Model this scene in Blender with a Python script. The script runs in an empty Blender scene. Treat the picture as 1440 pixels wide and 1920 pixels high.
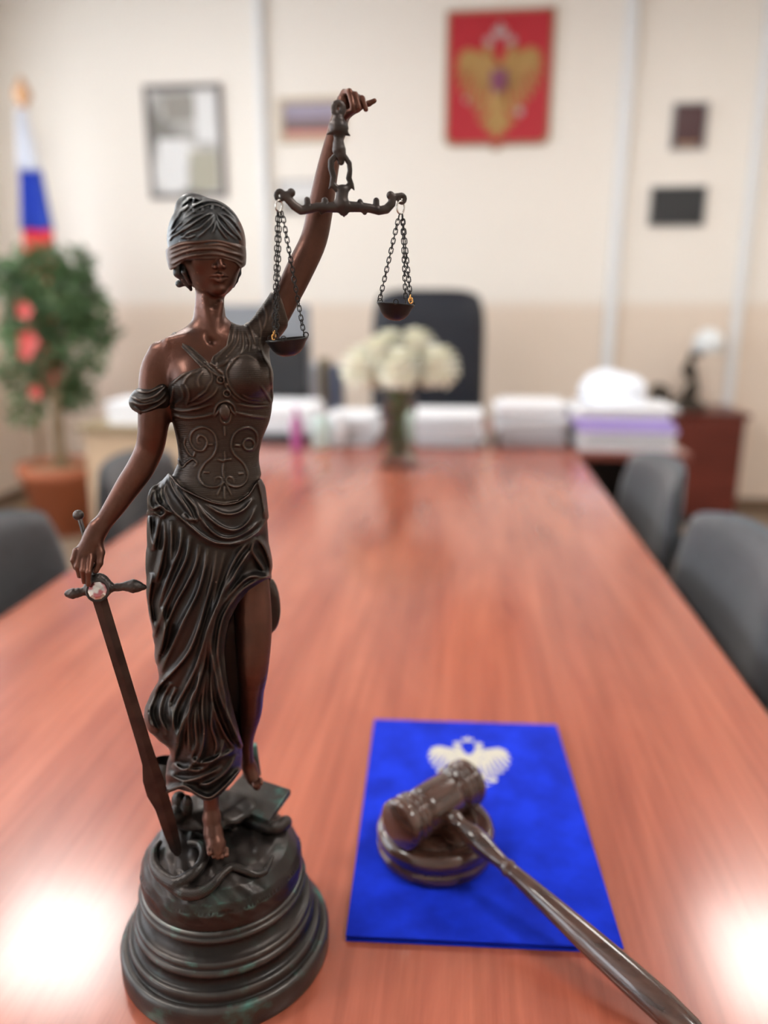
import bpy, bmesh, math, random
import numpy as np
from mathutils import Vector, Matrix

# ------------------------------------------------------------------ camera, world, lights
PI = math.pi
scn = bpy.context.scene
C = bpy.context.collection
CAM = np.array([0., 0., 1.25]); FPX = 1450.; PITCH = math.radians(15); YAW = math.radians(5.9)
FWD = np.array([-math.sin(YAW)*math.cos(PITCH), math.cos(YAW)*math.cos(PITCH), -math.sin(PITCH)])
RGT = np.array([math.cos(YAW), math.sin(YAW), 0.]); UPV = np.cross(RGT, FWD)
cd = bpy.data.cameras.new('camera'); cam = bpy.data.objects.new('camera', cd); C.objects.link(cam)
cam.location = CAM; cam.rotation_euler = (PI/2-PITCH, 0, YAW)
cd.sensor_fit = 'HORIZONTAL'; cd.sensor_width = 36; cd.lens = FPX/1440*36; cd.clip_start = .01
cd.dof.use_dof = True; cd.dof.focus_distance = .512; cd.dof.aperture_fstop = 3.1
scn.camera = cam
scn.view_settings.view_transform = 'Standard'; scn.view_settings.look = 'None'
scn.view_settings.exposure = 0.48; scn.view_settings.gamma = 1
scn.view_settings.use_curve_mapping = False
scn.cycles.max_bounces = 8
w = bpy.data.worlds.new('world'); scn.world = w; w.use_nodes = True
w.node_tree.nodes['Background'].inputs[0].default_value = (.86, .93, 1, 1)
w.node_tree.nodes['Background'].inputs[1].default_value = 5.2

def area(name, loc, rot, sx, sy, power, col):
    l = bpy.data.lights.new(name, 'AREA'); l.shape = 'RECTANGLE'; l.size = sx; l.size_y = sy; l.energy = power; l.color = col
    o = bpy.data.objects.new(name, l); C.objects.link(o); o.location = loc; o.rotation_euler = rot; return o
LAMP_SPOTS = [(-1.72, 2.65), (1.42, 2.85), (-1.72, .2), (1.42, .2)]
LAMP_POWER = 24
WALL_Y = 4.95; CEIL = 3.0; XL = -2.95; XR = 3.0; YB = -2.6

def ray(px, py): return FWD + (px-720)/FPX*RGT - (py-960)/FPX*UPV
def onz(px, py, z=.75):
    d = ray(px, py); return CAM + d*(z-CAM[2])/d[2]
def ony(px, py, Y=WALL_Y):
    d = ray(px, py); return CAM + d*(Y-CAM[1])/d[1]

# ------------------------------------------------------------------ helpers
def props(o, label=None, cat=None, group=None, kind=None):
    if label: o['label'] = label
    if cat: o['category'] = cat
    if group: o['group'] = group
    if kind: o['kind'] = kind
    return o
def thing(name, label, cat, loc=(0, 0, 0), rotz=0, group=None):
    o = bpy.data.objects.new(name, None); C.objects.link(o); o.empty_display_size = .05
    o.location = loc; o.rotation_euler = (0, 0, rotz); return props(o, label, cat, group)
def mesh_np(name, verts, faces, mat, parent=None, smooth=True, label=None):
    me = bpy.data.meshes.new(name)
    verts = np.asarray(verts, dtype=np.float32)
    if isinstance(faces, np.ndarray):
        n = len(faces); k = faces.shape[1]
        me.vertices.add(len(verts)); me.vertices.foreach_set('co', verts.ravel())
        me.loops.add(n*k); me.loops.foreach_set('vertex_index', faces.astype(np.int32).ravel())
        me.polygons.add(n); me.polygons.foreach_set('loop_start', np.arange(0, n*k, k, dtype=np.int32))
        me.update(calc_edges=True)
    else:
        me.from_pydata([tuple(map(float, v)) for v in verts], [], faces)
    if smooth: me.polygons.foreach_set('use_smooth', np.ones(len(me.polygons), dtype=bool))
    me.materials.append(mat); me.update()
    o = bpy.data.objects.new(name, me); C.objects.link(o)
    if parent: o.parent = parent
    if label: o['label'] = label
    return o
def obj(name, bm, mat, parent=None, smooth=False, label=None, bevel=0, seg=2):
    if bevel:
        bmesh.ops.bevel(bm, geom=[e for e in bm.edges], offset=bevel, segments=seg, affect='EDGES', profile=.5)
    me = bpy.data.meshes.new(name); bm.to_mesh(me); bm.free(); me.materials.append(mat)
    if smooth:
        for p in me.polygons: p.use_smooth = True
    o = bpy.data.objects.new(name, me); C.objects.link(o)
    if parent: o.parent = parent
    if label: o['label'] = label
    return o
def add_box(bm, x0, x1, y0, y1, z0, z1, M=None):
    vs = [bm.verts.new((x, y, z)) for x in (x0, x1) for y in (y0, y1) for z in (z0, z1)]
    for f in ((0, 1, 3, 2), (4, 6, 7, 5), (0, 4, 5, 1), (2, 3, 7, 6), (0, 2, 6, 4), (1, 5, 7, 3)): bm.faces.new([vs[i] for i in f])
    if M is not None: bmesh.ops.transform(bm, matrix=M, verts=vs)
    return vs
def box(name, x0, x1, y0, y1, z0, z1, mat, parent=None, bevel=0, label=None, M=None):
    bm = bmesh.new(); add_box(bm, x0, x1, y0, y1, z0, z1, M); return obj(name, bm, mat, parent, label=label, bevel=bevel)
def add_lathe(bm, prof, seg=64, M=None):
    rings = []
    for r, z in prof:
        rings.append([bm.verts.new((max(r, 1e-5)*math.cos(2*PI*i/seg), max(r, 1e-5)*math.sin(2*PI*i/seg), z)) for i in range(seg)])
    for a, b in zip(rings, rings[1:]):
        for i in range(seg): bm.faces.new((a[i], a[(i+1) % seg], b[(i+1) % seg], b[i]))
    bm.faces.new(rings[0][::-1]); bm.faces.new(rings[-1])
    if M is not None: bmesh.ops.transform(bm, matrix=M, verts=[v for r in rings for v in r])
def add_tube(bm, pts, rad, seg=10, cap=True, flat=1.0):
    pts = [Vector(p) for p in pts]; n = len(pts)
    rad = rad if hasattr(rad, '__len__') else [rad]*n
    rings = []; nrm = None
    for i, p in enumerate(pts):
        t = (pts[min(i+1, n-1)]-pts[max(i-1, 0)]).normalized()
        if nrm is None:
            nrm = t.orthogonal().normalized()
        nrm = (nrm-t*nrm.dot(t)).normalized(); bn = t.cross(nrm)
        rings.append([bm.verts.new(p+(nrm*math.cos(2*PI*k/seg)+bn*math.sin(2*PI*k/seg)*flat)*rad[i]) for k in range(seg)])
    for a, b in zip(rings, rings[1:]):
        for i in range(seg): bm.faces.new((a[i], a[(i+1) % seg], b[(i+1) % seg], b[i]))
    if cap: bm.faces.new(rings[0][::-1]); bm.faces.new(rings[-1])
def spline(pts, n=8):
    P = np.array(pts, float)
    if len(P) < 3: 
        t = np.linspace(0, 1, n+1)[:, None]; return P[0]*(1-t)+P[-1]*t
    Q = np.vstack([2*P[0]-P[1], P, 2*P[-1]-P[-2]]); out = []
    for i in range(1, len(Q)-2):
        t = np.linspace(0, 1, n, endpoint=False)[:, None]
        a, b, c, d = Q[i-1], Q[i], Q[i+1], Q[i+2]
        out.append(.5*(2*b+(c-a)*t+(2*a-5*b+4*c-d)*t*t+(3*b-a-3*c+d)*t**3))
    return np.vstack(out+[P[-1:]])

# ------------------------------------------------------------------ materials
def mat(name, col, rough=.5, metal=0, spec=.5, coat=0, emit=None, estr=0, trans=0, ior=1.45, sheen=0):
    m = bpy.data.materials.new(name); m.use_nodes = True; b = m.node_tree.nodes['Principled BSDF']
    b.inputs['Base Color'].default_value = (*col, 1); b.inputs['Roughness'].default_value = rough
    b.inputs['Metallic'].default_value = metal; b.inputs['Specular IOR Level'].default_value = spec
    b.inputs['Coat Weight'].default_value = coat; b.inputs['Transmission Weight'].default_value = trans; b.inputs['IOR'].default_value = ior
    b.inputs['Sheen Weight'].default_value = sheen
    if emit: b.inputs['Emission Color'].default_value = (*emit, 1); b.inputs['Emission Strength'].default_value = estr
    return m
def nodes(m): return m.node_tree.nodes, m.node_tree.links, m.node_tree.nodes['Principled BSDF']
def noise_mix(m, c1, c2, scale=(5, 5, 5), detail=4, lo=.35, hi=.65, bump=0, bscale=None, dist=.002, coords='Object'):
    N, L, b = nodes(m)
    tc = N.new('ShaderNodeTexCoord'); mp = N.new('ShaderNodeMapping'); mp.inputs['Scale'].default_value = scale
    L.new(tc.outputs[coords], mp.inputs[0])
    nz = N.new('ShaderNodeTexNoise'); nz.inputs['Scale'].default_value = 1; nz.inputs['Detail'].default_value = detail; L.new(mp.outputs[0], nz.inputs[0])
    r = N.new('ShaderNodeValToRGB'); r.color_ramp.elements[0].position = lo; r.color_ramp.elements[1].position = hi
    r.color_ramp.elements[0].color = (*c1, 1); r.color_ramp.elements[1].color = (*c2, 1)
    L.new(nz.outputs[0], r.inputs[0]); L.new(r.outputs[0], b.inputs['Base Color'])
    if bump:
        bp = N.new('ShaderNodeBump'); bp.inputs['Strength'].default_value = bump; bp.inputs['Distance'].default_value = dist
        if bscale:
            n2 = N.new('ShaderNodeTexNoise'); n2.inputs['Scale'].default_value = bscale; n2.inputs['Detail'].default_value = 5; L.new(tc.outputs[coords], n2.inputs[0]); L.new(n2.outputs[0], bp.inputs['Height'])
        else: L.new(nz.outputs[0], bp.inputs['Height'])
        L.new(bp.outputs[0], b.inputs['Normal'])
    return r
def bronze(name, deep, mid, edge, metal=.7, rough=.36, lines=False, green=.0):
    """patinated bronze: recesses hold painted shade as well as patina, the worn ridges show warmer metal"""
    m = mat(name, mid, rough, metal); N, L, b = nodes(m)
    g = N.new('ShaderNodeNewGeometry'); r = N.new('ShaderNodeValToRGB'); E = r.color_ramp.elements
    E[0].position = .42; E[0].color = (*deep, 1); E[1].position = .66; E[1].color = (*edge, 1)  # dark stop puts shade into the recess colour, along with patina
    e = E.new(.5); e.color = (*mid, 1)
    L.new(g.outputs['Pointiness'], r.inputs[0])
    tc = N.new('ShaderNodeTexCoord'); nz = N.new('ShaderNodeTexNoise'); nz.inputs['Scale'].default_value = 38; nz.inputs['Detail'].default_value = 6
    L.new(tc.outputs['Object'], nz.inputs[0])
    mx = N.new('ShaderNodeMix'); mx.data_type = 'RGBA'; mx.blend_type = 'MULTIPLY'; mx.inputs[0].default_value = .75
    r2 = N.new('ShaderNodeValToRGB'); r2.color_ramp.elements[0].position = .3; r2.color_ramp.elements[1].position = .7
    r2.color_ramp.elements[0].color = (.55, .6, .62, 1); r2.color_ramp.elements[1].color = (1.25, 1.1, 1.0, 1)
    L.new(nz.outputs[0], r2.inputs[0]); L.new(r.outputs[0], mx.inputs[6]); L.new(r2.outputs[0], mx.inputs[7])
    out = mx.outputs[2]
    if green > 0:
        n3 = N.new('ShaderNodeTexNoise'); n3.inputs['Scale'].default_value = 45; n3.inputs['Detail'].default_value = 5; L.new(tc.outputs['Object'], n3.inputs[0])
        r3 = N.new('ShaderNodeValToRGB'); r3.color_ramp.elements[0].position = .56; r3.color_ramp.elements[1].position = .7
        r3.color_ramp.elements[0].color = (0, 0, 0, 1); r3.color_ramp.elements[1].color = (green, green, green, 1); L.new(n3.outputs[0], r3.inputs[0])
        m3 = N.new('ShaderNodeMix'); m3.data_type = 'RGBA'; pr = N.new('ShaderNodeMapRange'); pr.inputs[1].default_value = .505; pr.inputs[2].default_value = .53; pr.inputs[3].default_value = .12; L.new(g.outputs['Pointiness'], pr.inputs[0]); mu = N.new('ShaderNodeMath'); mu.operation = 'MULTIPLY'; L.new(pr.outputs[0], mu.inputs[0]); L.new(r3.outputs[0], mu.inputs[1]); L.new(mu.outputs[0], m3.inputs[0]); L.new(out, m3.inputs[6]); m3.inputs[7].default_value = (.07, .19, .16, 1); out = m3.outputs[2]
    L.new(out, b.inputs['Base Color'])
    r4 = N.new('ShaderNodeMapRange'); r4.inputs[3].default_value = rough-.06; r4.inputs[4].default_value = rough+.14; L.new(nz.outputs[0], r4.inputs[0]); L.new(r4.outputs[0], b.inputs['Roughness'])
    bp = N.new('ShaderNodeBump'); bp.inputs['Strength'].default_value = .25; bp.inputs['Distance'].default_value = .0006
    nf = N.new('ShaderNodeTexNoise'); nf.inputs['Scale'].default_value = 420; nf.inputs['Detail'].default_value = 3; L.new(tc.outputs['Object'], nf.inputs[0])
    L.new(nf.outputs[0], bp.inputs['Height'])
    if lines:
        wv = N.new('ShaderNodeTexWave'); wv.bands_direction = 'Z'; wv.inputs['Scale'].default_value = 240; wv.inputs['Distortion'].default_value = 1.0; L.new(tc.outputs['Object'], wv.inputs[0])
        b2 = N.new('ShaderNodeBump'); b2.inputs['Strength'].default_value = .12; b2.inputs['Distance'].default_value = .0006
        L.new(wv.outputs[0], b2.inputs['Height']); L.new(bp.outputs[0], b2.inputs['Normal']); L.new(b2.outputs[0], b.inputs['Normal'])
    else: L.new(bp.outputs[0], b.inputs['Normal'])
    return m

M_skin = bronze('copper_bronze', (.020, .009, .006), (.095, .042, .030), (.23, .11, .08), metal=.75, rough=.34)
M_cloth = bronze('dark_bronze', (.004, .005, .006), (.038, .033, .031), (.22, .17, .145), metal=.8, rough=.34, green=.12)
M_bodice = bronze('ribbed_bronze', (.006, .006, .006), (.048, .038, .033), (.24, .17, .135), metal=.8, rough=.36, lines=True, green=.08)
M_hair = bronze('slate_bronze', (.006, .008, .010), (.050, .055, .060), (.24, .25, .26), metal=.75, rough=.36)
M_band = bronze('brown_bronze', (.010, .007, .006), (.085, .052, .042), (.22, .15, .12), metal=.7, rough=.4)
M_base = bronze('base_bronze', (.008, .009, .009), (.030, .024, .022), (.12, .12, .115), metal=.6, rough=.32, green=.8)
M_iron = mat('black_iron', (.055, .048, .045), .42, .8); noise_mix(M_iron, (.035, .03, .028), (.09, .075, .07), (60, 60, 60), bump=.2, bscale=300, dist=.0005)
M_blade = mat('sword_iron', (.05, .038, .034), .38, .8); noise_mix(M_blade, (.035, .026, .024), (.07, .052, .046), (60, 60, 60), bump=.15, bscale=300, dist=.0005)
M_pan = mat('pan_black', (.02, .019, .019), .38, .6)
M_chain = mat('chain_black', (.03, .027, .026), .35, .85)
M_gold = mat('brass', (.75, .42, .14), .25, 1)
M_steel = mat('steel_wire', (.6, .58, .55), .2, 1)

# ------------------------------------------------------------------ sculpting kit (millimetres, in the statue's own frame)
BX, BY, BZ = -.1785, .4985, .75
TH = math.atan2(-BX, BY)                      # the statue faces the camera side of the table
U = np.array([math.cos(TH), math.sin(TH), 0]); V = np.array([-math.sin(TH), math.cos(TH), 0]); Wv = np.array([0, 0, 1.])
B0 = np.array([BX, BY, BZ])
def T(px, py, v=0.):
    d = ray(px, py); t = (v/1000 - (CAM-B0)@V)/(d@V); q = CAM+d*t-B0
    return np.array([q@U, q@V, q@Wv])*1000
def mmpx(p):
    q = B0+(p[0]*U+p[1]*V+p[2]*Wv)/1000
    return ((q-CAM)@FWD)/FPX*1000
def proj(P):
    P = P.astype(np.float32); o = (B0-CAM)
    def lin(a): return (P[:, 0]*(U@a)+P[:, 1]*(V@a)+P[:, 2]*(Wv@a))/1000+(o@a)
    z = lin(FWD); return 720+FPX*lin(RGT)/z, 960-FPX*lin(UPV)/z
def TP(pts):
    """(px, py, depth mm, radius px) -> points, radii in mm"""
    q = [T(p[0], p[1], p[2]) for p in pts]; return np.array(q), np.array([p[3]*mmpx(a) for p, a in zip(pts, q)])
def smin(a, b, k): 
    h = np.maximum(k-np.abs(a-b), 0)/k; return np.minimum(a, b)-h*h*k*.25
def smax(a, b, k): return -smin(-a, -b, k)
def sd_tube(P, pts, rad, k=0, squash=None):
    d = None
    for i in range(len(pts)-1):
        a, b = pts[i].astype(np.float32), pts[i+1].astype(np.float32); ab = b-a
        h = np.clip(((P-a)@ab)/(ab@ab), 0, 1); q = P-a-h[:, None]*ab
        e = np.sqrt((q*q).sum(1))-(rad[i]+(rad[i+1]-rad[i])*h)
        d = e if d is None else (smin(d, e, k) if k else np.minimum(d, e))
    return d
def sp3(t, n=4):
    s = spline(t[0], n); return s, spline(np.stack([t[1], t[1]], 1), n)[:, 0]
def sd_ell(P, c, r, R=None):
    q = P-np.asarray(c, np.float32)
    if R is not None: q = q@R
    r = np.asarray(r, np.float32); k0 = np.sqrt(((q/r)**2).sum(1)); k1 = np.sqrt(((q/(r*r))**2).sum(1))
    return k0*(k0-1)/np.maximum(k1, 1e-6)
class Loft:
    """stack of elliptical sections (py, left px, right px, centre depth, half depth)"""
    def __init__(s, rows):
        r = []
        for py, l, rr, vc, hd in rows:
            a, b = T(l, py, vc), T(rr, py, vc); r.append(((a[2]+b[2])/2, (a[0]+b[0])/2, (b[0]-a[0])/2, vc, hd))
        r = spline(np.array(sorted(r)), 5); s.w, s.cu, s.a, s.vc, s.b = r.T
    def __call__(s, P, grow=0):
        w = P[:, 2]; f = lambda y: np.interp(w, s.w, y).astype(np.float32)
        a = f(s.a)+grow; b = f(s.b)+grow; x = P[:, 0]-f(s.cu); y = P[:, 1]-f(s.vc)
        k0 = np.sqrt((x/a)**2+(y/b)**2); k1 = np.sqrt((x/a/a)**2+(y/b/b)**2)
        d = k0*(k0-1)/np.maximum(k1, 1e-5)
        return np.maximum(np.maximum(d, w-s.w[-1]-grow), s.w[0]-w-grow)
def mesh_sdf(f, lo, hi, h, margin=3.):
    lo = np.array(lo, float); B = 8; n = (np.ceil((np.array(hi)-lo)/h/B)).astype(int)
    cen = np.stack(np.meshgrid(*[np.arange(k) for k in n], indexing='ij'), -1).reshape(-1, 3)
    c = (lo+(cen*B+(B-1)/2)*h).astype(np.float32)
    dc = np.concatenate([f(c[i:i+200000]) for i in range(0, len(c), 200000)])
    act = np.abs(dc) < B*h*.87+margin
    N = n*B; Vv = np.empty(N, np.float32).reshape(n[0], B, n[1], B, n[2], B)
    Vv[:] = (np.sign(dc)*9).reshape(n[0], 1, n[1], 1, n[2], 1)
    g = np.stack(np.meshgrid(*[np.arange(B)]*3, indexing='ij'), -1).reshape(-1, 3)
    ia = cen[act]
    for i in range(0, len(ia), 300):
        b = ia[i:i+300]; p = (lo+(b[:, None, :]*B+g[None])*h).reshape(-1, 3).astype(np.float32)
        Vv[b[:, 0], :, b[:, 1], :, b[:, 2], :] = f(p).reshape(-1, B, B, B)
    G = Vv.reshape(N); s = G < 0
    m = np.zeros(N-1, np.int8)
    for dx in (0, 1):
        for dy in (0, 1):
            for dz in (0, 1): m += s[dx:N[0]-1+dx, dy:N[1]-1+dy, dz:N[2]-1+dz]
    cells = np.argwhere((m > 0) & (m < 8)); idx = -np.ones(N-1, np.int32); idx[tuple(cells.T)] = np.arange(len(cells))
    cor = [(x, y, z) for x in (0, 1) for y in (0, 1) for z in (0, 1)]
    cv = np.stack([G[cells[:, 0]+x, cells[:, 1]+y, cells[:, 2]+z] for x, y, z in cor], 1)
    acc = np.zeros((len(cells), 3)); cnt = np.zeros(len(cells))
    for a in range(8):
        for b in range(a+1, 8):
            A, Bq = np.array(cor[a]), np.array(cor[b])
            if np.abs(A-Bq).sum() != 1: continue
            cr = (cv[:, a] < 0) != (cv[:, b] < 0); t = cv[cr, a]/(cv[cr, a]-cv[cr, b])
            acc[cr] += A+t[:, None]*(Bq-A); cnt[cr] += 1
    verts = lo+(cells+acc/cnt[:, None])*h
    quads = []
    for ax in range(3):
        o1, o2 = (ax+1) % 3, (ax+2) % 3
        sl0 = [slice(1, N[k]-1) for k in range(3)]; sl0[ax] = slice(0, N[ax]-1); sl1 = list(sl0); sl1[ax] = slice(1, N[ax])
        ch = s[tuple(sl0)] != s[tuple(sl1)]; e = np.argwhere(ch)+np.array([0 if k == ax else 1 for k in range(3)])
        e1 = np.eye(3, dtype=int)[o1]; e2 = np.eye(3, dtype=int)[o2]
        q = [idx[tuple((e-x).T)] for x in (e1+e2, e2, 0*e1, e1)]; q = np.stack(q, 1)
        ins = s[tuple(e.T)]; q[~ins] = q[~ins][:, ::-1]; quads.append(q)
    Q = np.vstack(quads); Q = Q[(Q >= 0).all(1)]
    return verts/1000, Q
# relief maps: creases and ridges of cloth and hair, laid on the front of the form
MX0, MX1, MY0, MY1 = 100, 730, 340, 1720
LAY = {}
ZN = {1: (280, 350, 5.143), 2: (460, 150, 3.556), 3: (220, 680, 4.235), 4: (100, 940, 3.130), 5: (240, 1380, 4.0), 0: (0, 0, 1)}
def zc(zone, pts):
    ox, oy, s = ZN[zone]; return [(ox+x/s, oy+y/s) for x, y in pts]
def S(layer, zone, pts, amp=.9, wid=3.0, close=False, taper=True):
    if layer not in LAY: LAY[layer] = np.zeros((MY1-MY0, MX1-MX0), np.float32)
    M = LAY[layer]; p = spline(zc(zone, pts), 6)
    x0, x1 = int(p[:, 0].min()-wid*5), int(p[:, 0].max()+wid*5)+1; y0, y1 = int(p[:, 1].min()-wid*5), int(p[:, 1].max()+wid*5)+1
    x0, x1, y0, y1 = max(x0, MX0), min(x1, MX1), max(y0, MY0), min(y1, MY1)
    Y, X = np.mgrid[y0:y1, x0:x1].astype(np.float32); best = np.full(X.shape, 1e9, np.float32); tt = np.zeros_like(X); n = len(p)-1
    for i in range(n):
        a, b = p[i], p[i+1]; ab = b-a; L2 = ab@ab+1e-9
        h = np.clip(((X-a[0])*ab[0]+(Y-a[1])*ab[1])/L2, 0, 1); d = (X-a[0]-h*ab[0])**2+(Y-a[1]-h*ab[1])**2
        k = d < best; best[k] = d[k]; tt[k] = (i+h[k])/n
    tp = np.clip(np.minimum(tt, 1-tt)*5, 0, 1)**.6 if taper else 1
    M[y0-MY0:y1-MY0, x0-MX0:x1-MX0] += amp*tp*(1.25*np.exp(-best/wid**2)-.35*np.exp(-best/(2.6*wid)**2))
def samp(layer, px, py):
    M = LAY[layer]; x = np.clip(px-MX0, 0, M.shape[1]-1.01); y = np.clip(py-MY0, 0, M.shape[0]-1.01)
    xi = x.astype(np.int32); yi = y.astype(np.int32); fx = x-xi; fy = y-yi
    return (M[yi, xi]*(1-fx)+M[yi, xi+1]*fx)*(1-fy)+(M[yi+1, xi]*(1-fx)+M[yi+1, xi+1]*fx)*fy
def poly_sd(pts):
    """signed distance image (px, negative inside) of a closed outline"""
    p = np.array(pts, float); Y, X = np.mgrid[MY0:MY1, MX0:MX1].astype(np.float32); best = np.full(X.shape, 1e9, np.float32); ins = np.zeros(X.shape, bool)
    for i in range(len(p)):
        a, b = p[i], p[(i+1) % len(p)]; ab = b-a
        h = np.clip(((X-a[0])*ab[0]+(Y-a[1])*ab[1])/(ab@ab+1e-9), 0, 1); best = np.minimum(best, (X-a[0]-h*ab[0])**2+(Y-a[1]-h*ab[1])**2)
        if a[1] != b[1]:
            c = ((a[1] > Y) != (b[1] > Y)) & (X < ab[0]*(Y-a[1])/ab[1]+a[0]); ins ^= c
    d = np.sqrt(best); d[ins] *= -1; return d
def front(P, vc=0., soft=8.): return np.clip((vc-P[:, 1])/soft+.5, 0, 1)

# ---- traced creases
R3 = lambda pts, a=.7, w=2.6, **k: S('cloth', 3, pts, a, w, **k)
def R4(pts, a=1.0, w=3.2, **k): S('cloth', 4, pts, a*.4, w*.95, **k); S('cloth', 4, pts, a*2.0, w*2.0, **k)
R1 = lambda pts, a=.7, w=2.4, **k: S('cloth', 1, pts, a, w, **k)
H1 = lambda pts, a=1.15, w=2.4, **k: S('hair', 1, pts, a, w, **k)
for q in ([(395, 350), (500, 385), (620, 372), (770, 325)], [(420, 412), (540, 442), (680, 432), (780, 400)], [(950, 330), (1080, 352), (1210, 345)], [(930, 395), (1060, 425), (1200, 440)]): R3(q, 1.0, 2.6)
for q in ([(420, 180), (500, 110), (600, 50), (720, 20)], [(440, 190), (430, 270), (400, 340)], [(490, 170), (525, 270), (460, 330), (470, 350)], [(540, 170), (570, 260), (545, 345)], [(720, 40), (755, 110), (735, 190)],
          [(800, 190), (760, 260), (650, 325), (540, 350)], [(700, 220), (620, 290), (540, 330)], [(640, 60), (560, 110), (520, 180)], [(680, 60), (640, 130), (650, 200)], [(740, 140), (700, 230), (640, 270)], [(780, 40), (850, 10), (890, -30)]): R3(q, .8, 2.4)
for q in ([(900, -20), (868, 70), (880, 160), (930, 245), (1010, 300), (1120, 322), (1225, 325)], [(1225, 40), (1232, 200), (1238, 320)], [(1140, 180), (1190, 260), (1225, 320)], [(980, 250), (1060, 290), (1160, 300)], [(840, 60), (850, 150), (900, 250), (980, 320)]): R3(q, 1.0, 2.6)
for q in ([(230, 1400), (330, 1520), (500, 1690), (650, 1820), (690, 1860)], [(275, 1395), (400, 1525), (560, 1670), (700, 1800)]): R1(q, .9, 2.2, taper=False)
for q in ([(790, 1290), (760, 1380), (740, 1480), (650, 1580), (595, 1670), (600, 1760)], [(825, 1300), (810, 1400), (790, 1500), (710, 1590), (645, 1670), (650, 1760)], [(860, 1310), (860, 1430), (840, 1520), (760, 1620), (700, 1690)],
          [(885, 1330), (905, 1450), (900, 1560), (830, 1660), (750, 1760), (730, 1850)], [(1040, 1200), (1080, 1380), (1070, 1520), (1110, 1650), (1170, 1760), (1165, 1900)], [(960, 1330), (1000, 1440), (1030, 1530)],
          [(1100, 1120), (1130, 1260), (1090, 1400)], [(1180, 1050), (1190, 1180), (1150, 1300)], [(760, 1700), (850, 1640), (950, 1620), (1040, 1680)], [(590, 1700), (640, 1720), (720, 1690), (790, 1640)], [(930, 1380), (970, 1500), (960, 1600)]): R1(q)
for cx, cy, r in ((820, 135, 27), (870, 245, 27), (1045, 650, 44)):
    R3([(cx+r*math.cos(t), cy+r*math.sin(t)) for t in np.linspace(0, 2*PI, 17)], 1.3, 2.0, taper=False)
for q in ([(770, 960), (775, 925), (800, 908), (830, 925), (830, 960), (790, 985), (720, 985), (668, 955), (650, 890), (690, 810), (765, 735), (790, 655), (770, 570), (710, 520), (645, 520), (590, 560), (580, 630), (620, 690), (680, 697), (712, 650), (700, 600), (660, 578), (635, 605), (642, 640), (668, 642)],
          [(925, 960), (920, 925), (885, 908), (865, 930), (880, 965), (920, 985), (980, 980), (1025, 940), (1035, 880), (1000, 800), (925, 725), (905, 655), (928, 575), (980, 530), (1050, 518), (1100, 555), (1110, 620), (1085, 690), (1040, 700)],
          [(540, 590), (530, 650), (560, 715), (600, 745), (622, 700)], [(470, 745), (510, 828), (550, 795), (600, 765), (630, 800), (605, 830)], [(720, 650), (760, 650)], [(935, 655), (975, 660)], [(680, 870), (735, 870)], [(960, 885), (1005, 880)],
          [(850, 500), (855, 585)], [(850, 700), (850, 780), (790, 765)], [(850, 775), (910, 765)], [(790, 1060), (825, 985), (850, 945)], [(910, 1060), (875, 985), (850, 945)], [(850, 975), (853, 1090)], [(845, 790), (840, 870), (850, 930)]): R3(q, 1.15, 1.9)
for q in ([(760, 440), (795, 340), (860, 308), (920, 340), (945, 415)], [(770, 430), (800, 390), (820, 350)], [(940, 420), (905, 380), (890, 345)], [(815, 400), (825, 460), (860, 485), (895, 460), (905, 400)], [(840, 400), (835, 380)], [(875, 400), (880, 380)], [(845, 440), (870, 440)], [(858, 400), (858, 425)]): R3(q, 1.2, 2.0)
R3([(400, 870), (500, 985), (640, 1062), (760, 1108), (850, 1122), (950, 1108), (1040, 1050), (1100, 955)], 1.6, 2.8)
for q in ([(400, 875), (440, 1000), (520, 1120), (600, 1230)], [(460, 920), (540, 1050), (620, 1150), (660, 1250)], [(390, 900), (380, 1040), (440, 1170), (560, 1285), (680, 1385), (780, 1432), (900, 1442), (1020, 1410), (1130, 1335), (1180, 1240)],
          [(620, 1100), (700, 1205), (800, 1290), (900, 1330), (980, 1315), (1050, 1250), (1110, 1130)], [(620, 1180), (720, 1310), (820, 1385), (930, 1390), (1040, 1335), (1150, 1240)], [(700, 1120), (800, 1185), (900, 1205), (1000, 1170), (1090, 1070)],
          [(430, 900), (500, 1060), (570, 1170), (610, 1260)], [(350, 930), (285, 1000), (255, 1090), (280, 1160), (350, 1140), (380, 1190), (340, 1220), (275, 1180)], [(300, 1000), (310, 1100), (375, 1160), (430, 1200)], [(355, 960), (350, 1060), (390, 1150)],
          [(1110, 900), (1140, 1020), (1165, 1150), (1170, 1240)], [(640, 1250), (560, 1240), (520, 1200)]): R3(q, .8, 2.6); R3(q, 1.2, 6.0)
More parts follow.
